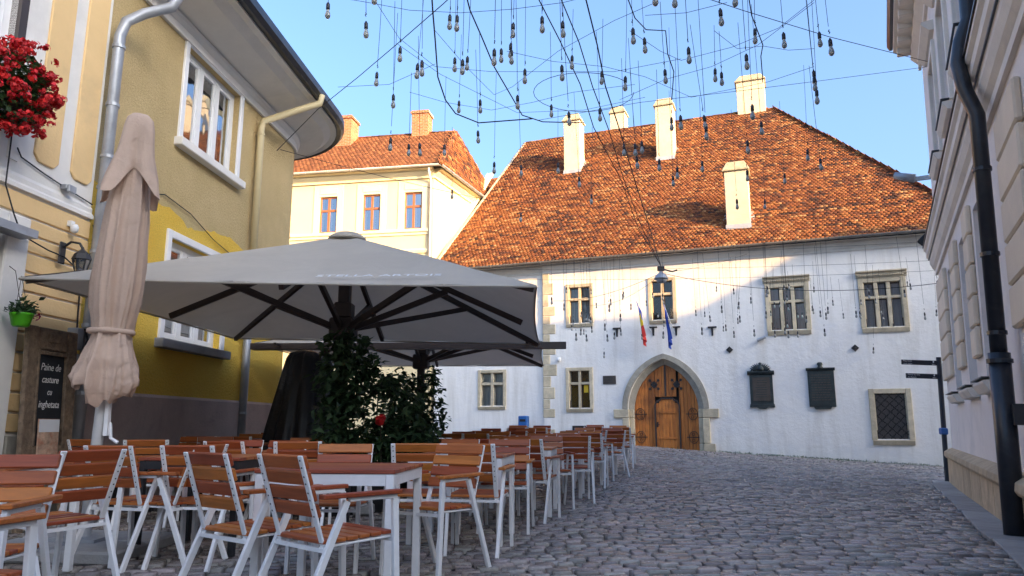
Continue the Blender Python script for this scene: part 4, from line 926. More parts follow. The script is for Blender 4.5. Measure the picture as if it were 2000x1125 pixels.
B().box(6.95, 7.25, -.11, -.04, -.6, 3.06).build('door_surround', 'pale_trim', bei, bevel=.012); B().box(5.4, 6.949, -.108, -.04, 2.92, 3.06).build('door_surround', 'pale_trim', bei, bevel=.012)
B().box(5.3, 7.12, -.30, -.112, 2.82, 2.90).build('door_canopy', 'galv', bei)
B().box(5.6, 6.95, .08, .14, -.5, 2.9).build('door', 'dark_frame', bei)
w = bpy.data.objects.new('window', None); COL.objects.link(w); w.parent = bei
B().box(6.78, 6.88, -.09, .1, 4.6, 7.2).build('frame', 'dark_frame', w); B().box(6.69, 6.779, .02, .1, 4.62, 7.2).build('sash', 'pvc', w); B().add([(4.6, .06, 4.62), (6.69, .06, 4.62), (6.69, .06, 7.2), (4.6, .06, 7.2)], [(0, 1, 2, 3)]).build('pane', 'glass_shiny', w, fix=False)
B().box(6.885, 7.02, -.065, -.04, 3.6, 7.6).build('pilaster_strip', 'pale_trim', w)
dp = thing('downpipe', 'grey metal downpipe between the beige and the yellow house', 'downpipe', (-5.6, 0, 0), YA + math.pi)
pipe(dp, [(8.52, -.75, 6.45), (8.50, -.62, 6.18), (8.36, -.36, 6.02), (8.26, -.20, 5.86), (8.22, -.165, 5.65), (8.22, -.165, .12)], .064, 'galv', 12, [(8.22, -.165, z) for z in (5.5, 4.75, 4.1, 3.72, 2.95, 2.1, 1.35)], 'pipe')
# flower basket at the window
fb = thing('geranium_box', 'overflowing box of red geraniums at the upper left window', 'flower box', yw(6.70, -.14, 3.99), YA + math.pi)
B().prism([(-.45, 0), (.12, 0), (.16, .2), (-.49, .2)], -.22, -.02).build('box', 'black_rubber', fb, bevel=.01)
lf = B(); pts = []
for k in range(1900):
    a = rnd.uniform(0, 6.28); r_ = .33 * rnd.random() ** .4; ph = rnd.uniform(-1, 1); pts.append((-.10 + r_ * math.cos(a) * .95, -.16 + r_ * math.sin(a) * .7, .18 + .40 * ph * math.sqrt(max(0, 1 - (r_ / .40) ** 2)) - .02))
scatter_leaves(lf, pts, .05, .6, .8); o = lf.build('foliage', 'leaf', fb, fix=False); o['kind'] = 'stuff'
pt = B()
for k in range(270):
    a = rnd.uniform(0, 6.28); t = math.acos(rnd.uniform(-1, 1)); sc_ = rnd.uniform(.72, 1.28)
    c = Vector((-.13 + .33 * sc_ * math.sin(t) * math.cos(a), -.17 + .30 * sc_ * math.sin(t) * math.sin(a), .18 + .42 * sc_ * math.cos(t)))
    if c.y > .0: continue
    for q in range(rnd.randint(9, 18)):
        d = Vector((rnd.gauss(0, 1), rnd.gauss(0, 1), rnd.gauss(0, 1))).normalized(); p = c + d * rnd.uniform(.015, .042); s1 = d.cross(Vector((rnd.gauss(0, 1), .3, rnd.gauss(0, 1)))).normalized() * .016; s2 = d.cross(s1).normalized() * .016; tv = rnd.uniform(.7, 1.25)
        pt.add([p - s1 - s2, p + s1 - s2 + d * .004, p + s1 + s2, p - s1 + s2 + d * .004], [(0, 1, 2, 3)], (tv, tv * rnd.uniform(.6, 1.6), tv * rnd.uniform(.6, 2)))
o = pt.build('blossoms', 'red_petal', fb, fix=False); o['kind'] = 'stuff'
# wall lamp, floodlight, camera, wires, pot, chalkboard
wl_ = thing('wall_lantern', 'black wall lantern on the grooved beige wall', 'lantern', yw(7.70, -.125, 2.72), YA + math.pi)
B().box(-.05, .05, -.02, .0, -.02, .22).build('backplate', 'iron', wl_, bevel=.01); B().tube([(0, -.02, .16), (0, -.10, .22), (0, -.20, .20), (0, -.24, .14)], .013, 6).build('bracket', 'iron', wl_)
B().lathe([(.10, .02), (.075, .08), (.02, .13), (.008, .16)], 6, (0, -.24, 0)).build('cap', 'iron', wl_); B().lathe([(.045, -.16), (.085, .0)], 6, (0, -.24, .015)).build('glass_shade', 'glass_shiny', wl_); cg = B()
for k in range(6):
    a = k * math.pi / 3; cg.bar((.045 * math.cos(a), -.24 + .045 * math.sin(a), -.15), (.087 * math.cos(a), -.24 + .087 * math.sin(a), .02), .012, .012)
cg.lathe([(.04, 0), (.05, .02)], 6, (0, -.24, -.17)); cg.build('cage', 'iron', wl_)
fl = thing('floodlight', 'small grey floodlight on the pale band of the beige wall', 'floodlight', yw(7.72, -.052, 3.53), YA + math.pi); B().box(-.07, .07, -.08, -.0, .0, .05).box(-.06, .06, -.11, -.08, -.03, .05).build('housing', 'galv', fl, bevel=.006)
cm = thing('dome_camera', 'white dome camera on the grooved beige wall', 'camera', yw(7.83, -.077, 3.10), YA + math.pi); B().box(-.03, .03, -.05, 0, .05, .11).build('bracket', 'pvc', cm); B().lathe([(.01, -.03), (.04, -.01), (.045, .04), (.03, .07)], 10, (0, -.07, .0)).build('dome', 'pvc', cm, smooth=True)
def wall_cable(label, pts, r=.008):
    o = B().tube([yw(*p) for p in pts], r, 5).build('wall_cable', 'cable'); tag(o, label, 'cable')
wall_cable('pair of black cables hanging down the beige wall under the geraniums', [(6.83, -.12, 4.0), (6.86, -.10, 3.7), (6.84, -.12, 3.3), (6.95, -.16, 3.02), (7.1, -.14, 2.86), (7.5, -.13, 2.80), (7.72, -.15, 2.78), (8.0, -.12, 2.70), (8.14, -.12, 2.55)])
wall_cable('black cable running along the pale band to the floodlight', [(6.95, -.10, 3.72), (7.05, -.07, 3.66), (7.4, -.07, 3.60), (7.72, -.07, 3.56), (8.0, -.07, 3.53), (8.16, -.09, 3.50)])
wall_cable('black cable looped beside the grey downpipe', [(8.30, -.03, 3.3), (8.27, -.09, 3.05), (8.12, -.10, 2.75), (8.10, -.10, 2.4), (8.12, -.10, 2.0)], .010)
pot = thing('hanging_pot', 'bright green hanging flower pot beside the white door frame', 'flower pot', yw(7.03, -.30, 1.93), YA + math.pi)
B().lathe([(.06, 0), (.075, .01), (.10, .11), (.105, .115), (.105, .13), (.09, .13), (.09, .11)], 16, fn=None).build('pot', 'green_plastic', pot, smooth=True)
lf = B(); scatter_leaves(lf, [(rnd.gauss(0, .06), rnd.gauss(0, .05), .13 + abs(rnd.gauss(0, .05))) for k in range(260)], .05, .8, .6); o = lf.build('foliage', 'leaf_dark', pot, fix=False); o['kind'] = 'stuff'
lf = B(); scatter_leaves(lf, [(.10 + k * .006, rnd.gauss(0, .015), .13 + rnd.gauss(0, .012)) for k in range(26)], .03, .8, .7); lf.build('trailing_sprig', 'pink_petal', pot, fix=False)
B().tube([(0, 0, .13), (.0, .12, .55), (0, .22, .62)], .004, 4).tube([(-.09, 0, .12), (0, .05, .5)], .003, 4).tube([(.09, 0, .12), (0, .05, .5)], .003, 4).build('hanger', 'stem', pot)
cb = thing('chalkboard', 'carved wooden framed chalkboard menu leaning on the beige wall', 'menu board', yw(7.58, -.30, G(-5, 7.7)), 0, rot=(R(-3), 0, YA + math.pi))
zb0, zb1 = .70, 1.98
for nm, a, c, lo, hi in (('frame_side', -.37, -.21, .55, zb1), ('frame_side', .21, .37, .55, zb1), ('frame_rail', -.209, .209, 1.75, zb1 - .002), ('frame_rail', -.209, .209, .58, .80)): B().box(a, c, -.05, .0, lo, hi).build(nm, 'carved_wood', cb, bevel=.012)
B().box(-.1, .1, -.065, -.05, 1.83, 1.93).build('crest', 'carved_wood', cb, bevel=.012)
for nm, a, c, lo, hi in (('bead', -.225, -.195, .80, 1.75), ('bead', .195, .225, .80, 1.75), ('bead', -.194, .194, 1.70, 1.74)): B().box(a, c, -.062, -.05, lo, hi).build(nm, 'carved_wood', cb, bevel=.005)
B().box(-.194, .194, -.03, -.01, .80, 1.75).build('slate', 'board', cb)
for sx in (-.3, .3): B().box(sx - .05, sx + .05, -.05, 0, -.02, .55).build('leg', 'carved_wood', cb, bevel=.01)
for k, (tx, sz) in enumerate((('Paine de', .105), ('casture', .10), ('cu', .09), ('inghetata', .10))):
    o = link('chalk_line', text_mesh(tx, sz, 'chalk', .0008, .25), cb, (0, -.033, 1.58 - k * .125), (R(90), 0, 0)); o.scale = (.82, 1, 1)
o = B().box(-.16, .13, -.066, -.052, .62, 1.06).build('food_poster', 'paper_photo', cb)
B().box(-.159, .129, -.069, -.066, .93, 1.055).build('poster_heading', 'white_print', o)
sb_ = thing('fuse_box', 'narrow grey meter box with wires on the wall by the downpipe', 'meter box', yw(8.05, -.078, 1.55), YA + math.pi); B().box(-.05, .05, -.10, 0, .0, .22).build('lower_box', 'galv', sb_, bevel=.008); B().box(-.06, .06, -.12, 0, .26, .50).build('upper_box', 'galv', sb_, bevel=.008)
B().tube([(.05, -.13, .5), (.08, -.15, .38), (.03, -.15, .24), (.07, -.13, .3)], .012, 5).build('wire_loop', 'cable', sb_)

# ------------------------------------------------------------------ right-hand house (local x: from the far corner towards the camera, y into the house)
LEAN = R(1.5)
RA = math.atan2(-WD.y, -WD.x)
rh = thing('right_house', 'pale rusticated house with deep string course along the right edge', 'house', (WC.x, WC.y, 0), 0)
# matrix: x=-WD, y=into house (WD.y,-WD.x), z=up leaning a little into the house
ax = -WD; ay = Vector((WD.y, -WD.x, 0)); az = (Vector((0, 0, 1)) + ay * math.tan(LEAN)).normalized(); ay2 = az.cross(ax)
# right-handed check
m3 = Matrix((ax, ay2, az)).transposed()
rh.rotation_mode = 'QUATERNION'
flip = m3.determinant() < 0
rh.rotation_quaternion = m3.to_quaternion()
LEN = 13.0; DEP = 8.8
RW = [(2.2, 3.3), (4.6, 5.7), (6.75, 7.7), (11.0, 12.2)]
ST0 = 4.22
holes = [(a, c, 1.55, 3.85) for a, c in RW] + [(2.1, 3.2, 5.9, 7.9), (4.5, 5.6, 5.9, 7.9), (6.9, 8.0, 5.9, 7.9), (10.9, 12.0, 5.9, 7.9)]
bb = wall_cells(0, LEN, -1.2, 10.0, holes, .30)
bb.add([(0, 0, -1.2), (0, DEP, -1.2), (0, DEP, 10.0), (0, 0, 10.0)], [(3, 2, 1, 0)]).add([(LEN, 0, -1.2), (LEN, DEP, -1.2), (LEN, DEP, 10.0), (LEN, 0, 10.0)], [(0, 1, 2, 3)]).add([(0, DEP, -1.2), (LEN, DEP, -1.2), (LEN, DEP, 10.0), (0, DEP, 10.0)], [(3, 2, 1, 0)])
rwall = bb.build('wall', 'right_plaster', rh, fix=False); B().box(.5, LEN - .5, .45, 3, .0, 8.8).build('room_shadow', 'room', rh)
piers = [(0.02, 2.0), (3.5, 4.4), (5.9, 6.55), (9.6, 10.8)]
for a, c in piers:
    z = 1.90
    while z < 3.9:
        h = .42; B().box(a, c, -.07, .005, z + .012, min(z + h, 4.05) - .012).build('rustic_block', 'right_beige', rwall, bevel=.02); z += h
for a, c in RW + [(2.1, 3.2), (4.5, 5.6), (6.9, 8.0), (10.9, 12.0)]:
    up = (a, c) not in RW; z0, z1 = (5.9, 7.9) if up else (1.55, 3.85)
    w = bpy.data.objects.new('window', None); COL.objects.link(w); w.parent = rh
    B().prof([(.1, z0 - .16), (-.10, z0 - .16), (-.16, z0 - .06), (-.16, z0 - .03), (.1, z0 - .003)], a - .12, c + .12).build('sill', 'right_trim', w, bevel=.006); B().box(a - .13, c + .13, -.18, .02, z0 - .001, z0 + .012).build('sill_flashing', 'dark_pipe', w)
    f = B()
    for p, q, lo, hi in ((a, a + .08, z0, z1), (c - .08, c, z0, z1), (a + .08, c - .08, z0 + .012, z0 + .09), (a + .08, c - .08, z1 - .08, z1), ((a + c) / 2 - .04, (a + c) / 2 + .04, z0 + .09, z1 - .08)): f.box(p, q, .16, .22, lo, hi)
    f.build('frame', 'pvc', w)
    for p, q in ((a + .08, (a + c) / 2 - .04), ((a + c) / 2 + .04, c - .08)): B().add([(p, .19, z0 + .09), (q, .19, z0 + .09), (q, .19, z1 - .08), (p, .19, z1 - .08)], [(0, 1, 2, 3)]).build('pane', 'glass_shiny', w, fix=False)
    if up:
        for p, q, lo, hi in ((a - .16, a - .003, z0 - .02, z1 + .16), (c + .003, c + .16, z0 - .02, z1 + .16), (a, c, z1 + .003, z1 + .155)): B().box(p, q, -.06, .03, lo, hi).build('surround', 'right_trim', w, bevel=.01)
        B().prof([(0, z1 + .3), (-.08, z1 + .3), (-.2, z1 + .42), (-.2, z1 + .48), (0, z1 + .50)], a - .25, c + .25).build('hood', 'right_trim', w)
B().prof([(0, ST0), (-.05, ST0), (-.05, ST0 + .10), (-.10, ST0 + .16), (-.14, ST0 + .26), (-.14, ST0 + .33), (-.20, ST0 + .40), (-.20, ST0 + .52), (-.24, ST0 + .56), (-.24, ST0 + .62), (0, ST0 + .72)], -.14, LEN).build('string_course', 'right_trim', rh)
B().prof([(-.0, ST0 + .722), (-.26, ST0 + .622), (-.26, ST0 + .645), (0, ST0 + .745)], -.16, LEN).build('string_flashing', 'dark_pipe', rh)
B().prof([(0, ST0 + .34), (-.17, ST0 + .34), (-.17, ST0 + .37), (0, ST0 + .37)], -.12, LEN).build('painted_shadow_line', 'dark_pipe', rh)  # dark raised strip put in as the shadow line of the moulding
B().prof([(0, 9.1), (-.06, 9.1), (-.06, 9.25), (-.2, 9.4), (-.2, 9.55), (-.55, 9.65), (-.55, 9.85), (0, 9.85)], -.32, LEN).build('eave_cornice', 'right_trim', rh)
for k in range(22): B().box(-.25 + k * .6, -.03 + k * .6, -.48, -.2, 9.48, 9.648).build('modillion', 'right_trim', rh, bevel=.015)
B().prof([(-.552, 9.78), (-.62, 9.78), (-.67, 9.88), (-.67, 10.02), (-.552, 10.02)], -.45, LEN).build('gutter', 'dark_pipe', rh)
rr_ = B(); rr_.add([(-.45, -.6, 9.98), (LEN, -.6, 9.98), (LEN, DEP + .5, 9.98), (-.45, DEP + .5, 9.98), (-.45, DEP / 2, 13.2), (LEN, DEP / 2, 13.2)], [(0, 1, 5, 4), (2, 3, 4, 5), (0, 4, 3), (1, 2, 5), (0, 3, 2, 1)]); rr_.build('roof', 'brick', rh)
# stone base course
u = .0
while u < 12.9:
    L = min(rnd.uniform(1.1, 1.7), 13 - u); B().box(u + .012, u + L - .012, -.10, .01, -.55, .33).build('base_stone', 'sandstone', rwall, bevel=.012)
    B().prof([(.01, .334), (-.13, .334), (-.16, .38), (-.15, .46), (-.06, .52), (.01, .54)], u + .006, u + L - .006).build('coping_stone', 'sandstone', rwall, bevel=.006); u += L
pipe(rh, [(9.4, -.6, 9.7), (9.4, -.5, 9.4), (9.4, -.17, 9.0), (9.4, -.17, 5.3), (9.4, -.26, 5.05), (9.4, -.30, 4.8), (9.4, -.26, 4.5), (9.4, -.17, 4.2), (9.4, -.17, 1.65)], .075, 'dark_pipe', 14, [(9.4, -.17, 3.6), (9.4, -.17, 2.7), (9.4, -.17, 1.9)], cmat='dark_pipe')
pipe(rh, [(9.4, -.17, 1.70), (9.4, -.17, -.12)], .098, 'dark_pipe', 14, [(9.4, -.17, 1.62)], cmat='dark_pipe')
B().box(9.3, 9.6, -.12, -.02, 1.0, 1.2).build('door_handle_plate', 'iron', rh)
# loudspeakers / flood lamps on the corner, street lamp arm
sl_ = thing('street_lamp', 'grey flat street lamp on a short arm above the right string course', 'street lamp', (9.5, 15.5, 6.42)); B().bar((.25, -.2, .0), (-.45, .35, .05), .07, .09).build('arm', 'galv', sl_); B().tube([(-.40, .3, .06), (-.72, .55, .22)], [.10, .075], 8).build('head', 'galv', sl_, smooth=True)
sk = thing('floodlights', 'pair of black floodlights under the right string course corner', 'floodlight', (9.2, 15.45, 5.02))
B().bar((-.02, .10, .12), (-.22, .22, -.10), .12, .16).build('lamp_head', 'black_rubber', sk, bevel=.02); B().bar((.02, -.06, .02), (-.16, .05, -.2), .12, .16).build('lamp_head', 'black_rubber', sk, bevel=.02); B().bar((.5, .0, .10), (-.05, .05, .1), .04, .04).build('bracket', 'iron', sk)
# finger post
fp = thing('finger_post', 'dark blue finger post with two direction blades at the right corner', 'signpost', (9.14, 15.85, G(9.14, 15.85)), 0, rot=(0, R(2.0), 0))
B().tube([(0, 0, -.05), (0, 0, 2.62)], .05, 12).build('post', 'dark_blue_metal', fp)
for k, (zz, L, l1, l2) in enumerate(((2.50, .76, 'Piata Unirii', 'Unirii Square'), (2.21, .68, 'Muzeul de Arta', 'Art Museum'))):
    bl_ = B().box(-.05 - L, -.045, -.015, .015, zz - .06, zz + .045).build('blade', 'dark_blue_metal', fp, bevel=.004)
    for tx, dz, sz in ((l1, .018, .042), (l2, -.036, .036)): link('lettering', text_mesh(tx, sz, 'white_print', .0006, 0, 'LEFT'), bl_, (-.05 - L + .03, -.017, zz + dz), (R(90), 0, 0))
    B().lathe([(.012, 0), (.014, .018), (.006, .026), (.008, .036)], 8, (-.13, -.017, zz + .0)).build('pictogram', 'white_print', bl_)
    link('lettering', text_mesh('200 m', .03, 'white_print', .0006), bl_, (-.13, -.017, zz - .038), (R(90), 0, 0))
B().box(-.085, .06, -.075, .06, .98, 1.12).build('blue_wrap', 'blue_plastic', fp, bevel=.02)

# ------------------------------------------------------------------ unseen houses added out of the picture to shade the square and white wall
def shade_house(label, P0, L, w, eave, ridge, hip=0.0, rz=None):
    t = thing('shade_house', label, 'house', P0, WA if rz is None else rz)
    B().box(0, L, -w, w, -1, eave).build('wall', 'cream_plaster', t)
    r = B(); r.add([(-.3, -w - .4, eave), (L + .3, -w - .4, eave), (L + .3, w + .4, eave), (-.3, w + .4, eave), (hip, 0, ridge), (L, 0, ridge)], [(0, 1, 5, 4), (2, 3, 4, 5), (3, 0, 4), (1, 2, 5), (0, 3, 2, 1)]); r.build('roof', 'brick', t)
    for k in range(int(L / 2.6)):
        for zz in (1.5, 5.0, 8.5):
            w_ = B().box(1 + k * 2.6, 2 + k * 2.6, w - .05, w + .03, zz, zz + 1.7).build('window', 'brown_frame', t); B().box(1.08 + k * 2.6, 1.92 + k * 2.6, w + .03, w + .04, zz + .08, zz + 1.62).build('pane', 'glass_shiny', w_)
shade_house('unseen cream house added behind the right-hand house to shade the white wall', (16.6, 10.1, 0), 20.2, 3.6, 12.6, 15.85)
shade_house('taller unseen cream house added to shade the right of the white wall', (33.5, 3.65, 0), 18, 4.0, 14.5, 18.6, 4.1)

te, tu = Vector((math.sin(R(SUN_AZ)), math.cos(R(SUN_AZ)), 0)), Vector((-math.cos(R(SUN_AZ)), math.sin(R(SUN_AZ)), 0))
q_ = te * 21 + tu * -15; shade_house('long unseen cream house added behind the viewer to shade the square', (q_.x, q_.y, 0), 34, 4.0, 13.0, 17.0, 0, math.atan2(tu.y, tu.x))
# ------------------------------------------------------------------ parasols
def parasol(label, c, rz, half, zh, za, tiltx, brand=False):
    p = thing('parasol', label, 'parasol', c, rz); g0 = c[2]; N = 12
    def hz(x, y): return zh + tiltx * (-x) / half
    cn = B(); vs = []
    for side in range(4):
        a = side * math.pi / 2; ca_, sa_ = math.cos(a), math.sin(a); k = len(cn.v); idx = {}
        vs = []
        for i in range(N + 1):
            for j in range(N + 1):
                t = i / N; w_ = (j / N * 2 - 1); x, y = w_ * half * t, -half * t
                hem = (1 - .018 * (1 - w_ * w_) * t)                                      # edges pulled in between the corners
                x2, y2 = x, y * hem; X_, Y_ = x2 * ca_ - y2 * sa_, x2 * sa_ + y2 * ca_
                z = za + (hz(X_, Y_) - za) * t - .035 * math.sin(math.pi * t) * (1 - .75 * abs(w_)) + .05 * t * (1 - w_ * w_) * 0
                z += .006 * math.sin(9 * X_ + 3 * Y_) * t
                vs.append((X_, Y_, z))
        cn.add(vs, [(i * (N + 1) + j, (i + 1) * (N + 1) + j, (i + 1) * (N + 1) + j + 1, i * (N + 1) + j + 1) for i in range(N) for j in range(N)])
    can = cn.build('canopy', 'umbrella', p, smooth=False, fix=False)
    bm = bmesh.new(); bm.from_mesh(can.data); bmesh.ops.remove_doubles(bm, verts=bm.verts, dist=.001); bm.to_mesh(can.data); bm.free()
    for pl_ in can.data.polygons: pl_.use_smooth = True
    if hasattr(can.data, 'set_sharp_from_angle'): can.data.set_sharp_from_angle(angle=R(14))
    hm = B()
    cs = [(-half, -half), (half, -half), (half, half), (-half, half)]
    for i in range(4):
        (xa_, ya_), (xb_, yb_) = cs[i], cs[(i + 1) % 4]; q = []
        for k in range(9):
            t = k / 8; x, y = xa_ + (xb_ - xa_) * t, ya_ + (yb_ - ya_) * t; s_ = 1 - .018 * (1 - (2 * t - 1) ** 2)
            if i % 2 == 0: y *= s_
            else: x *= s_
            q.append((x, y, hz(x, y) - .012))
        hm.tube(q, .012, 5)
    hm.build('hem', 'umbrella', can)
    B().lathe([(.25, -.09), (.235, -.05), (.16, .0), (.04, .02)], 16, (0, 0, za + .02)).build('vent_cap', 'umbrella', can, smooth=True)
    B().box(-.07, .07, -.07, .07, 0, za - .05).build('mast', 'dark_frame', p, bevel=.01)
    hub = 2.18
    B().box(-.15, .15, -.15, .15, hub - .14, hub + .14).box(-.11, .11, -.11, .11, hub + .14, hub + .34).build('runner', 'dark_frame', p, bevel=.02); B().box(-.12, .12, -.12, .12, za - .30, za - .12).build('crown', 'dark_frame', p, bevel=.02)
    for i in range(8):
        a = i * math.pi / 4 + math.pi / 4; L_ = half * (1.414 if i % 2 == 0 else .93); ex_, ey_ = math.cos(a), math.sin(a)
        tip = Vector((ex_ * L_ * .985, ey_ * L_ * .985, hz(ex_ * L_, ey_ * L_) - .02 + (0 if i % 2 == 0 else .01 + (za - zh) * .07 - .075))); top = Vector((ex_ * .1, ey_ * .1, za - .16))
        B().bar(top, tip, .05, .07).build('rib', 'dark_frame', p)
        m_ = top + (tip - top) * .56; B().bar((ex_ * .13, ey_ * .13, hub + .02), m_ - Vector((0, 0, .03)), .045, .07).build('strut', 'dark_frame', p)
    B().box(-.55, .55, -.55, .55, 0, .12).build('base', 'concrete', p, bevel=.02)
    if brand:
        nrm = Vector((0, -(za - zh), half)).normalized(); sl2 = Vector((0, -half, zh - za)).normalized()
        t = .945; o = link('lettering', text_mesh('STELLA ARTOIS', .16, 'white_print', .0008, 0), can, (.95, -half * t * .985, za + (zh - za) * t + .03 - .035 * math.sin(math.pi * t)), (math.atan2(za - zh, half) * 1.0 - .03, 0, 0)); o.scale = (1.1, .8, 1)
    return p
UR = R(-2.5)
parasol('large open grey-beige square parasol in front, lettered along its edge', (-2.12, 9.15, G(-2.12, 9.15)), UR, 2.45, 2.32, 3.40, .06, True)
parasol('second open square parasol behind the lettered one', (-1.80, 14.55, G(-1.8, 14.5)), UR, 2.42, 2.30, 3.25, .0)
gt = thing('parasol_gutter', 'dark rain gutter bar joining the two open parasols', 'gutter', (-1.75, 11.85, 2.26), UR); B().box(-2.5, 2.62, -.10, .10, -.05, -.035).box(-2.5, 2.62, -.10, -.088, -.035, .05).box(-2.5, 2.62, .088, .10, -.035, .05).build('channel', 'dark_frame', gt)
for x in (-2.0, 2.0): B().box(x - .02, x + .02, -.36, .38, .0, .03).build('clip', 'dark_frame', gt)
# the closed parasol
cpx, cpy = -3.44, 6.15; cz = G(cpx, cpy)
cp = thing('closed_parasol', 'tall closed pinkish beige parasol tied round its white pole', 'parasol', (cpx, cpy, cz), 0, rot=(0, R(1.9), 0)); cp.scale = (.9, .9, .9)
prof = [(.25, 1.34), (.275, 1.38), (.295, 1.46), (.285, 1.56), (.255, 1.69), (.215, 1.82), (.185, 1.91), (.172, 1.97), (.18, 2.06), (.21, 2.2), (.23, 2.42), (.225, 2.7), (.21, 3.0), (.19, 3.25), (.165, 3.45), (.14, 3.62), (.12, 3.8), (.10, 4.0)]
def folds(a, t):
    amp = .17 if t < .22 else (.12 if t < .42 else .20 * (1 - t) + .07)
    tri = lambda x: 1 - 2 * abs(math.sin(x / 2)) ** .6
    return 1 + 1.05 * amp * tri(5 * a + 1.2 + 2.4 * t) + .7 * amp * tri(8 * a - 2.5 * t + .5) + .35 * amp * tri(13 * a + 9 * t) + (.10 * math.sin(2 * a + 1 + 6 * t) if t < .4 else 0)
dense = []
for (r0_, z0_), (r1_, z1_) in zip(prof[:-1], prof[1:]):
    for k in range(3): dense.append((r0_ + (r1_ - r0_) * k / 3, z0_ + (z1_ - z0_) * k / 3))
dense.append(prof[-1])
bb = B().lathe(dense, 150, (0, 0, 0), folds, cap=False)
bb.v = [(x, y, z + (.13 * math.sin(2 * math.atan2(y, x) + .8) + .09 * abs(math.sin(2.5 * math.atan2(y, x) + 1)) + .03 * math.sin(11 * math.atan2(y, x))) * max(0, 1 - (z - 1.26) / .42)) for x, y, z in bb.v]
bb.build('canopy', 'umbrella_pink', cp, smooth=True, fix=False)
hood = B().lathe([(.29, 3.40), (.27, 3.48), (.235, 3.58), (.19, 3.72), (.17, 3.85), (.155, 3.98), (.13, 4.08), (.085, 4.13), (.02, 4.14)], 64, (0, 0, 0), lambda a, t: 1 + (1 - t) ** 1.2 * (.42 * (1 - 2 * abs(math.sin(2 * a + .5)) ** .8) + .12 * math.sin(8 * a)), cap=False)
hood.v = [(x, y, z + (.13 * math.sin(4 * math.atan2(y, x) - .7)) * max(0, (3.75 - z) / .3)) for x, y, z in hood.v]; hood.build('vent_hood', 'umbrella_pink', cp, smooth=True, fix=False)
B().lathe([(.185, 1.945), (.20, 1.955), (.20, 1.985), (.185, 1.995)], 40, (0, 0, 0), lambda a, t: 1 + .06 * math.sin(5 * a + 1.6), cap=False).build('tie_strap', 'umbrella_pink', cp, smooth=True)
B().tube([(0, 0, .1), (0, 0, 4.1)], .05, 14).build('pole', 'white_metal', cp, smooth=True); B().tube([(.04, 0, 1.2), (.10, 0, 1.12), (.12, 0, 1.0), (.19, 0, .96)], .016, 6).build('crank', 'white_metal', cp)
B().bar((.06, -.02, 1.5), (.085, -.02, 1.02), .035, .05).build('strut', 'white_metal', cp)
for ix in (-1, 1):
    for iy in (-1, 1): B().box(ix * .30 - .285, ix * .30 + .285, iy * .30 - .285, iy * .30 + .285, .0, .11).build('ballast_slab', 'concrete', cp, bevel=.02)
B().box(-.2, .2, -.2, .2, .112, .14).build('foot_plate', 'galv', cp)

# ------------------------------------------------------------------ tarp, planters and plants under the parasols
tx, ty = -3.18, 11.35; tz = G(tx, ty)
tp_ = thing('covered_stand', 'tall stand covered by a black plastic tarpaulin beside the plants', 'covered stand', (tx, ty, tz))
def tf(a, t): return 1 + .10 * math.sin(9 * a + 3 * t) * (1 - .5 * t) + .05 * math.sin(17 * a + 5 * t) + .05 * math.sin(4 * a)
pr = [(.62, 0), (.60, .15), (.56, .5), (.50, .9), (.43, 1.3), (.36, 1.7), (.31, 1.95), (.27, 2.04), (.16, 2.10), (.02, 2.13)]
bb = B().lathe(pr, 64, (0, 0, 0), tf, cap=False); bb.v = [(x * 1.05 + .06 * (z / 2), y, z + .10 * (x / .4) * (z / 2.1) * -.6) for x, y, z in bb.v]; bb.build('tarpaulin', 'tarp', tp_, smooth=True, fix=False)
def plant(name, label, cat, loc, blobs, n, size, mat, stems=6, pot_=True, w=.45, flat=.4, down=.2, potr=.3, poth=.45):
    t = thing(name, label, cat, loc); zmax = max(b_[2] for b_ in blobs)
    if pot_: B().lathe([(potr * .75, 0), (potr, poth - .05), (potr * 1.06, poth - .05), (potr * 1.06, poth), (potr * .9, poth), (potr * .9, poth - .04)], 16).build('pot', 'black_rubber', t, smooth=False)
    st_ = B()
    for k in range(stems):
        b_ = rnd.choice(blobs); e = Vector((b_[0], b_[1], b_[2])); st_.tube([(rnd.gauss(0, .04), rnd.gauss(0, .04), .2), (e.x * .4 + rnd.gauss(0, .05), e.y * .4, e.z * .6), tuple(e)], [.018, .012, .006], 5)
    st_.build('stems', 'stem', t)
    lf_ = B(); pts_ = []; vol = [b_[3] * b_[4] for b_ in blobs]
    for k in range(n):
        b_ = rnd.choices(blobs, vol)[0]; d = Vector((rnd.gauss(0, 1), rnd.gauss(0, 1), rnd.gauss(0, 1))).normalized() * (rnd.random() ** .45); pts_.append((b_[0] + d.x * b_[3], b_[1] + d.y * b_[3], b_[2] + d.z * b_[4]))
    scatter_leaves(lf_, pts_, size, flat, w, .3, tint=(0, 1), down=down); o = lf_.build('foliage', mat, t, fix=False); o['kind'] = 'stuff'; return t
mx, my = -2.05, 9.15
plant('climbing_plant', 'dense dark climbing plant wrapped round the mast of the lettered parasol', 'plant', (mx + .0, my - .40, G(mx, my)), [(.05, 0, 1.9, .30, .25), (.0, 0, 1.55, .34, .30), (.02, 0, 1.1, .34, .36), (.0, 0, .7, .40, .3), (.30, .1, 1.7, .22, .2), (.52, .2, 1.5, .28, .18), (.75, .3, 1.2, .3, .25), (.55, .2, .85, .35, .3), (.9, .4, .8, .3, .25), (.2, 0, 1.35, .3, .3)], 3400, .105, 'leaf_dark', 8, True, .55, .5, .5, .4)
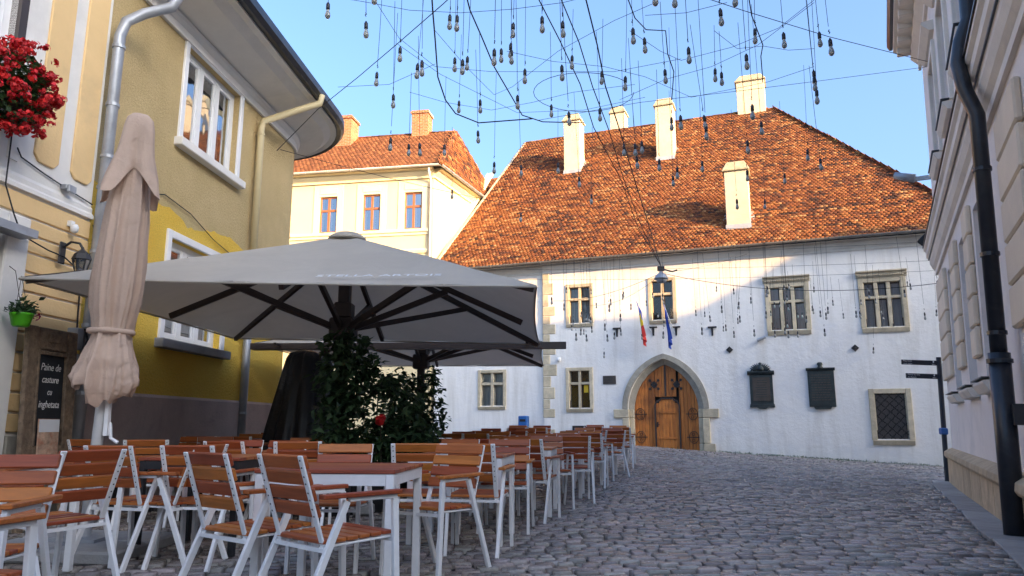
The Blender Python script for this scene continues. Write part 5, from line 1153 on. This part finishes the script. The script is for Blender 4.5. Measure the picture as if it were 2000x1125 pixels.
plant('leafy_shrub', 'loose leafy shrub at the right end of the plants, against the white wall', 'plant', (-1.38, 10.9, G(-1.4, 10.9)), [(.05, 0, 1.45, .35, .32), (.15, 0, 1.05, .32, .35), (-.2, 0, 1.1, .35, .45), (.0, 0, .7, .32, .3), (.22, 0, 1.7, .15, .15), (-.3, .1, 1.6, .3, .25)], 1500, .105, 'leaf_dark', 12, True, .5, .5, .35)
plant('bushy_plant', 'low bright green bushy plant with red flower heads under the parasol', 'plant', (-1.72, 8.95, G(-1.7, 9)), [(0, 0, .75, .30, .28), (.32, .1, .7, .28, .24), (-.2, 0, .6, .25, .22)], 1900, .075, 'leaf', 6, True, .6, .6, .1, .28, .4)
for k, (dx, dz) in enumerate(((.24, .98), (.18, .93), (.30, .92))):
    pass
rf_ = thing('red_flower', 'deep red flower head among the dark plants', 'flower', (-1.52, 8.62, G(-1.5, 8.7)))
B().tube([(0, .12, .5), (0, .05, .85), (0, 0, 1.04)], .006, 5).build('stem', 'stem', rf_); pt = B()
for q in range(70):
    d = Vector((rnd.gauss(0, 1), rnd.gauss(0, 1), rnd.gauss(0, 1))).normalized(); p = Vector((0, 0, 1.06)) + d * rnd.uniform(.02, .07); s1 = d.cross(Vector((rnd.gauss(0, 1), .3, rnd.gauss(0, 1)))).normalized() * .02; s2 = d.cross(s1).normalized() * .02; pt.add([p - s1 - s2, p + s1 - s2, p + s1 + s2, p - s1 + s2], [(0, 1, 2, 3)], (1, 1, 1))
pt.build('petals', 'red_petal', rf_, fix=False)
fn_ = thing('pale_fern', 'pale striped fern frond among the dark plants', 'plant', (-1.62, 9.2, G(-1.6, 9.2)))
fr_ = B()
for k in range(9):
    zz = 1.02 + k * .05; fr_.add([(.0, -.25, zz), (.10, -.28, zz + .05), (.17 - .008 * k, -.27, zz + .02), (.10, -.28, zz + .015)], [(0, 1, 2, 3)], (rnd.random(),) * 3)
fr_.build('leaflets', 'leaf_pale', fn_, fix=False); B().tube([(.0, -.1, .2), (-.02, -.2, .8), (0, -.25, 1.45)], .008, 5).build('stem', 'stem', fn_)
pmp = thing('spiky_plant', 'spiky strap-leaved plant low at the end of the plants', 'plant', (-1.22, 10.2, G(-1.2, 10.2))); lf = B()
for k in range(70):
    a = rnd.uniform(0, 6.28); t = rnd.uniform(.2, 1.1); L = rnd.uniform(.35, .6); d = Vector((math.cos(a) * math.sin(t), math.sin(a) * math.sin(t), math.cos(t))); s = d.cross(Vector((0, 0, 1))).normalized() * .018; p = Vector((0, 0, .45)); tv = rnd.random()
    lf.add([p - s, p + s, p + d * L * .6 + s * .8, p + d * L - Vector((0, 0, .05)), p + d * L * .6 - s * .8], [(0, 1, 2, 3, 4)], (tv,) * 3)
o = lf.build('foliage', 'leaf', pmp, fix=False); B().lathe([(.16, 0), (.2, .4), (.21, .45), (.18, .45)], 14).build('pot', 'black_rubber', pmp)
# hedge far left behind the yellow house corner
plant('street_shrub', 'pale green shrub seen past the corner of the yellow house', 'plant', (-4.9, 17.6, G(-5, 17.6)), [(0, 0, 1.4, .5, .5), (.2, 0, 2.0, .4, .4), (-.1, 0, .9, .5, .4)], 900, .10, 'leaf', 6, True)

# ------------------------------------------------------------------ chairs and tables
CHAIR_H = .855
def make_chair():
    t = bpy.data.objects.new('chair', None); COL.objects.link(t); t.empty_display_size = .1
    W = .195
    p_top = Vector((0, -.335, CHAIR_H)); p_bot = Vector((0, -.185, .425))
    bd = (p_top - p_bot).normalized(); nb = Vector((0, bd.z, -bd.y))           # nb: forward normal of the backrest
    post = B().bar((0, p_bot.y, p_bot.z), (0, p_top.y, p_top.z), .012, .045, nb)
    bm_ = B().bar(p_bot, p_top, .036, .012, nb).mesh('back_post', 'white_metal', bevel=.003)
    rail = B().bar((0, -.195, .418), (0, .235, .432), .03, .012).mesh('seat_rail', 'white_metal', bevel=.003)
    arm = B().box(-.026, .026, -.24, .24, -.011, .011).mesh('armrest', 'slat_wood', bevel=.004)
    fl_ = B().bar((0, .215, .63), (0, .245, 0), .026, .036, (0, 1, 0)).mesh('leg', 'white_metal', bevel=.003)
    rl_ = B().bar((0, -.085, .63), (0, -.36, 0), .026, .036, (0, 1, 0)).mesh('leg', 'white_metal', bevel=.003)
    top = B().bar((0, -.07, .636), (0, .225, .636), .026, .022).mesh('arm_rail', 'white_metal', bevel=.003)
    for s in (-1, 1):
        link('back_post', bm_, t, (s * W, 0, 0)); link('seat_rail', rail, t, (s * W, 0, 0)); a_ = link('armrest', arm, t, (s * .245, .005, .659)); a_.rotation_euler = (0, 0, 0)
        link('leg', fl_, t, (s * .237, 0, 0)); link('leg', rl_, t, (s * .237, 0, 0)); link('arm_rail', top, t, (s * .237, 0, 0))
    sl_me = B().box(-.178 - .03, .178 + .03, -.011, .011, -.034, .034).mesh('back_slat', 'slat_wood', bevel=.005)
    ang = math.atan2(-bd.y, bd.z)
    for k in range(4):
        c = p_top - bd * (.040 + k * .082) + nb * .0185; link('back_slat', sl_me, t, c, (ang, 0, 0))
    ss = B().box(-.215, .215, -.031, .031, -.010, .010).mesh('seat_slat', 'slat_wood', bevel=.004)
    for k in range(6): link('seat_slat', ss, t, (0, -.165 + k * .072, .4415 + k * .0023))
    x_ = B().bar((-.225, -.19, .405), (.225, -.19, .405), .02, .02).mesh('crossbar', 'white_metal'); link('crossbar', x_, t)
    x2 = B().bar((-.225, .225, .415), (.225, .225, .415), .02, .02).mesh('crossbar', 'white_metal'); link('crossbar', x2, t)
    bolt = B().lathe([(.0048, 0), (.0048, .002), (.002, .003)], 6).mesh('bolt', 'iron')
    for s in (-1, 1):
        for k in range(4):
            for q in (-.018, .018):
                c = p_top - bd * (.040 + k * .082 + q) - nb * .006; link('bolt', bolt, t, (s * W, c.y, c.z), (ang + R(90), 0, 0))
    return t
def make_table(leg='white_metal', W_=.84, D_=.80):
    t = bpy.data.objects.new('table', None); COL.objects.link(t); t.empty_display_size = .1
    top = bpy.data.objects.new('tabletop', None); COL.objects.link(top); top.parent = t
    pl_ = B().box(-W_ / 2, W_ / 2, -D_ / 12 + .003, D_ / 12 - .003, -.012, .012).mesh('plank', 'table_wood', bevel=.003)
    for k in range(6): link('plank', pl_, top, (0, -D_ / 2 + D_ / 12 + k * D_ / 6, .735))
    a, d = W_ / 2 - .03, D_ / 2 - .03
    lm = B().box(-.024, .024, -.024, .024, 0, .72).mesh('leg', leg, bevel=.004)
    for sx in (-1, 1):
        for sy in (-1, 1): link('leg', lm, t, (sx * a, sy * d, 0))
    B().box(-a + .025, a - .025, -d - .02, -d + .02, .655, .72).build('apron', leg, t); B().box(-a + .025, a - .025, d - .02, d + .02, .655, .72).build('apron', leg, t)
    B().box(-a - .02, -a + .02, -d + .025, d - .025, .655, .72).build('apron', leg, t); B().box(a - .02, a + .02, -d + .025, d - .025, .655, .72).build('apron', leg, t)
    return t
chair0 = make_chair(); tab_w = make_table(); tab_b = make_table('black_metal')
first = {}
def put(src, x, y, heading, label, cat, group):
    key = src.name
    if key not in first: first[key] = 1; o = src
    else: o = copy_tree(src)
    o.location = (x, y, G(x, y)); o.rotation_euler = (0, 0, -R(heading)); tag(o, label, cat, group); return o
ORD = ['first', 'second', 'third', 'fourth', 'fifth', 'sixth', 'seventh', 'eighth', 'ninth', 'tenth']
SRC = {'w': tab_w, 'b': tab_b}
def rowx(y): return -1.03 + .262 * (y - 4.6)
def table_set(x, y, ang, rowname, idx, kind, seats, jit=1.0):
    """seats: dict name -> (dx, dy, heading) in the table frame, heading clockwise from +y"""
    tn = 'dark-legged' if kind == 'b' else 'white-legged'
    put(SRC[kind], x, y, ang, '%s slatted table, %s from the front in the %s' % (tn, ORD[idx], rowname), 'table', 'slatted cafe tables')
    ca_, sa_ = math.cos(-R(ang)), math.sin(-R(ang))
    for nm, (dx, dy, hd) in seats.items():
        dx += rnd.uniform(-.05, .05) * jit; dy += rnd.uniform(-.10, .10) * jit; hd += rnd.gauss(0, 11) * jit
        put(chair0, x + dx * ca_ - dy * sa_, y + dx * sa_ + dy * ca_, ang + hd, 'slatted chair, %s side of the %s table in the %s' % (nm, ORD[idx], rowname), 'chair', 'white-framed slatted chairs')
N2 = {'near left': (-.27, -.62, 0), 'near right': (.27, -.62, 0), 'far left': (-.27, .62, 180), 'far right': (.27, .62, 180)}
RA_, RB_, RC_ = 'row beside the open cobbles', 'middle row', 'row along the yellow house'
# front table of the row beside the cobbles: hand placed
table_set(-1.06, 4.78, 5, RA_, 0, 'w', {'near left': (-.33, -.56, 33), 'near right': (.20, -.78, 37), 'far left': (-.30, .70, 178), 'far right': (.46, .56, 205)}, .15)
ysA = [6.85, 8.85, 10.85, 12.9, 14.9, 16.8]
for i, y in enumerate(ysA): table_set(rowx(y), y, 8, RA_, i + 1, 'w', N2)
table_set(-3.50, 5.02, 2, RB_, 0, 'w', {'near right': (.74, -.42, 292), 'far right': (.90, .70, 278)}, .15)
put(chair0, -2.10, 2.74, 12, 'nearest chair, cut off by the left edge of the picture, seen from behind', 'chair', 'white-framed slatted chairs')
put(chair0, -2.42, 3.42, 172, 'second nearest chair at the left edge, facing the viewer', 'chair', 'white-framed slatted chairs')
for i, y in enumerate([6.35, 7.7, 12.6, 14.6, 16.4]):
    x = rowx(y) - (1.95 if y < 9 else 1.75); table_set(x, y, 6, RB_, i + 1, 'b' if y < 9 else 'w', N2 if y < 7 else {k: v for k, v in N2.items() if not (y < 9 and k == 'far right')})
for i, y in enumerate([8.55, 10.5, 13.2]):
    x = -5.6 + .082 * y + 1.0; table_set(x, y, 5, RC_, i, 'b', N2)

# ------------------------------------------------------------------ overhead cables and hanging bulbs
def sag(a, b_, s, n=16):
    a, b_ = Vector(a), Vector(b_); return [a + (b_ - a) * (i / n) - Vector((0, 0, 4 * s * (i / n) * (1 - i / n))) for i in range(n + 1)]
def cable(label, pts, r=.006): return tag(B().tube(pts, r * .78, 5).build('overhead_cable', 'cable'), label, 'cable', 'overhead cables')
NZ = 7.0
def P7(x, y, z=NZ): return pix(x, y, z)
lampP = Vector(pix(1291, 533, 5.55)); 
anchorY = yw(13.3, -.02, 6.15); anchorR = Vector((8.95, 15.0, 9.0))
cable('taut cable from the yellow house eave rising to the upper middle', [anchorY] + [P7(x, y, 6.9) for x, y in ((620, 214), (700, 150), (780, 82), (865, 8))] + [P7(960, -80, 6.95)], .009)
cable('cable from the yellow house across the tiled roofs to the right', sag(anchorY + Vector((0, .2, .1)), fw(9.5, -.6, 8.2), .6), .008)
cable('long cable from the right house eave across the top of the sky', [P7(1842, 128, 8.2), P7(1620, 72, 7.9), P7(1450, 20, 7.7), P7(1330, -20, 7.5)], .008)
cable('low cable from the right house corner to the middle of the sky', [P7(1815, 130, 8.15), P7(1600, 158, 7.7), P7(1440, 178, 7.3), P7(1250, 200, 7.0), P7(1050, 235, 6.8)], .006)
for nm, x0, x1, x2, rr in (('left', 1050, 1130, 1215, .012), ('middle', 1100, 1160, 1222, .012), ('right', 1143, 1180, 1236, .015)):
    pts = [P7(x0 - 30, -70, 7.4), P7(x0, 0, 7.2), P7((x0 + x1) / 2 + 4, 85, 7.0), P7(x1, 170, 6.8), P7(x1 + 30, 250, 6.55), P7(x2, 350, 6.2), P7(x2 + 28, 440, 5.9), lampP + Vector((0, 0, .22))]
    pts[1:-1] = [p + Vector((rnd.gauss(0, .03), rnd.gauss(0, .03), rnd.gauss(0, .02))) for p in pts[1:-1]]
    cable('thick black cable running overhead to the hanging lamp, %s of three' % nm, pts, rr)
cable('thick cable drooping left of the centre of the sky', [P7(840, -60, 7.1), P7(845, 20), P7(850, 80, 6.9), P7(855, 150, 6.8), P7(870, 195, 6.7), P7(890, 222, 6.6), P7(935, 240, 6.55), P7(1040, 232, 6.6)], .016)
cable('thick cable curving down through the middle of the sky', [P7(905, -30, 7.1), P7(918, 20), P7(940, 70, 6.9), P7(965, 130, 6.8), P7(1000, 190, 6.7), P7(1020, 225, 6.6), P7(1060, 238, 6.6), P7(1140, 240, 6.65)], .014)
cable('looped thick cable hanging near the tallest chimney', [P7(1220, -20, 7.0), P7(1240, 35, 6.9), P7(1262, 58, 6.85), P7(1300, 60, 6.8), P7(1304, 105, 6.7), P7(1316, 140, 6.6), P7(1312, 195, 6.5)], .011)
cable('thick cable hanging before the ridge chimney', [P7(1460, -20, 7.1), P7(1468, 30, 6.95), P7(1490, 88, 6.8), P7(1486, 110, 6.75), P7(1490, 160, 6.6)], .011)
lp = [P7(1140 + 98 * math.cos(a), 180 + 38 * math.sin(a), 6.7 + .1 * math.sin(2 * a)) for a in [i * 2 * math.pi / 30 for i in range(28)]]; cable('thin cable bent into a wide ring in the middle of the sky', lp, .007)
cable('support wire from the hanging lamp left to the white wall', sag(lampP, fw(.4, -.02, 6.05), .25), .009); cable('second support wire from the hanging lamp left to the white wall', sag(lampP + Vector((0, 0, -.05)), fw(1.2, -.02, 6.0), .5), .006)
cable('support wire from the hanging lamp right to the right house', sag(lampP, Vector(pix(1842, 552, 4.4)), .35), .011)
cable('upper wire from the hanging lamp to the top of the white wall', sag(lampP, fw(8.2, -.05, 7.4), .1), .006)
for i, (ya, yb, za, zb) in enumerate(((500, 470, 6.3, 6.0), (525, 508, 6.0, 5.7), (545, 528, 5.8, 5.5), (490, 405, 6.6, 6.5))):
    cable('thin wire strung along the white wall, %s from the top' % ORD[(1, 2, 3, 0)[i]], sag(pix(900, ya, za), pix(1838, yb, zb), .12), .006)
thin = [((630, -10), (720, 5), (800, 20), (900, 25), (1000, 18), (1100, 5), (1180, -15)), ((735, 5), (780, 75), (850, 130), (960, 140), (1080, 140), (1200, 140), (1330, 115)), ((775, 85), (860, 145), (930, 180), (1010, 220), (1140, 215), (1260, 190)),
        ((850, 60), (910, 130), (965, 185), (1000, 170), (1090, 100), (1200, 40), (1280, 5)), ((1230, 60), (1290, 100), (1330, 118), (1430, 92), (1520, 55), (1590, 0)), ((1210, 195), (1300, 155), (1390, 130), (1480, 88), (1590, 5)),
        ((1395, 60), (1440, 95), (1490, 90), (1540, 98), (1590, 95)), ((990, 100), (1080, 120), (1180, 130), (1260, 150), (1350, 190), (1500, 160), (1590, 130)), ((800, 180), (870, 200), (960, 215), (1040, 200), (1120, 180), (1240, 165)), ((1260, 30), (1340, 25), (1420, 5)), ((660, 170), (760, 165), (850, 125))]
for i, t in enumerate(thin): cable('thin net wire in the sky, %s strand of the bulb net' % (ORD + ['eleventh'])[i], [P7(x, y, 6.85 + .1 * math.sin(i + k)) for k, (x, y) in enumerate(t)], .005)
lt_ = thing('hanging_street_lamp', 'grey street lamp hung on wires before the white wall', 'street lamp', lampP)
B().lathe([(.22, -.02), (.21, .03), (.15, .12), (.07, .18), (.04, .24)], 12, (0, 0, -.18)).build('shade', 'galv', lt_, smooth=True); B().lathe([(.17, 0), (.15, -.07), (.08, -.11)], 12, (0, 0, -.2)).build('diffuser', 'galv', lt_, smooth=True); B().box(-.1, .1, -.06, .06, .06, .2).tube([(.1, 0, .1), (.35, 0, .04), (.5, .05, .1)], .025, 5).build('junction_box', 'iron', lt_)
# bulbs
skyb = [(640, 30), (715, 68), (735, 163), (781, 115), (814, 148), (824, 143), (768, 206), (878, 52), (892, 55), (888, 135), (903, 140), (912, 132), (896, 216), (938, 216), (965, 122), (979, 117), (997, 108), (999, 120), (1002, 68), (1011, 208), (1025, 158), (1059, 58), (1100, 67), (1117, 130), (1098, 152), (1077, 224), (1112, 240), (1175, 160), (1172, 232), (1221, 172), (1237, 80), (1260, 98), (1280, 4), (1318, 8), (1300, 158), (1346, 118), (1397, 155), (1410, 162), (1409, 44), (1436, 6), (1459, 130), (1475, 80), (1532, 88), (1602, 86), (1624, 102), (1591, 160), (1592, 172), (1596, 198), (731, 2)]
roofb = [(762, 290), (798, 300), (820, 300), (868, 300), (883, 385), (934, 275), (965, 335), (1090, 335), (1018, 340), (1132, 362), (1155, 395), (1017, 430), (1241, 300), (1254, 295), (1219, 300), (1245, 325), (1288, 330), (1323, 345), (1312, 250), (1330, 248), (1378, 247), (1380, 268), (1372, 332), (1461, 295), (1460, 350), (1488, 258), (1470, 228), (1578, 310), (1604, 328), (1533, 355), (1494, 405), (1440, 405), (1315, 360)]
wallb = []
g9 = random.Random(5)
for k in range(96):
    x = g9.choice([g9.uniform(1075, 1180), g9.uniform(1180, 1300), g9.uniform(1330, 1480), g9.uniform(1490, 1590), g9.uniform(1600, 1700), g9.uniform(1660, 1840)]); wallb.append((x, g9.uniform(570, 668) - (x - 1100) * .02))
wallb += [(1180, 697), (1706, 688)]
bulb_src = bpy.data.objects.new('hanging_bulb', None); COL.objects.link(bulb_src); bulb_src.empty_display_size = .05
sk_me = B().lathe([(.006, .165), (.010, .16), (.012, .15), (.021, .14), (.022, .075), (.018, .07)], 10).mesh('socket', 'socket', True); bl_me = B().lathe([(.001, -.042), (.012, -.040), (.022, -.031), (.029, -.016), (.031, .0), (.028, .018), (.023, .036), (.017, .056), (.015, .072)], 12).mesh('globe', 'bulb', True)
cd_me = B().tube([(0, 0, .16), (.003, 0, .5), (0, .002, 1)], .0035, 4).mesh('cord', 'cable'); kn_me = B().tube([(0, 0, .22), (.012, 0, .235), (-.004, .004, .25), (.006, 0, .265)], .006, 5).mesh('knot', 'cable')
link('socket', sk_me, bulb_src); link('globe', bl_me, bulb_src); link('cord', cd_me, bulb_src); link('knot', kn_me, bulb_src)
used = False; ordn = lambda n: '%d%s' % (n, 'th' if 10 <= n % 100 <= 20 else {1: 'st', 2: 'nd', 3: 'rd'}.get(n % 10, 'th'))
for nm, lst, zlo, zhi in (('before the blue sky', skyb, 4.9, 5.7), ('before the tiled roofs', roofb, 4.7, 5.4), ('before the white wall', wallb, 4.3, 4.9)):
    for i, (x, y) in enumerate(sorted(lst)):
        z = g9.uniform(zlo, zhi); p = pix(x, y, z)
        if nm.endswith('wall'):
            d_ = g9.uniform(18, 25.5); q = pix(x, y, 4.0); k = d_ / max(1e-3, (q - Vector((0, 0, 1))).y); p = Vector((0, 0, 1)) + (q - Vector((0, 0, 1))) * k
        o = bulb_src if not used else copy_tree(bulb_src); used = True
        o.location = p; tag(o, 'unlit hanging bulb %s, %s from the left' % (nm, ordn(i + 1)), 'light bulb', 'hanging bulbs')
        o.rotation_euler = (g9.gauss(0, .025), g9.gauss(0, .025), g9.uniform(0, 6.28)); Ln = max(.5, (NZ - .15 if not nm.endswith('wall') else 6.1) - p.z + g9.uniform(-.5, .1))
        for ch in o.children:
            if ch.name.startswith('cord'): ch.scale = (1, 1, Ln)
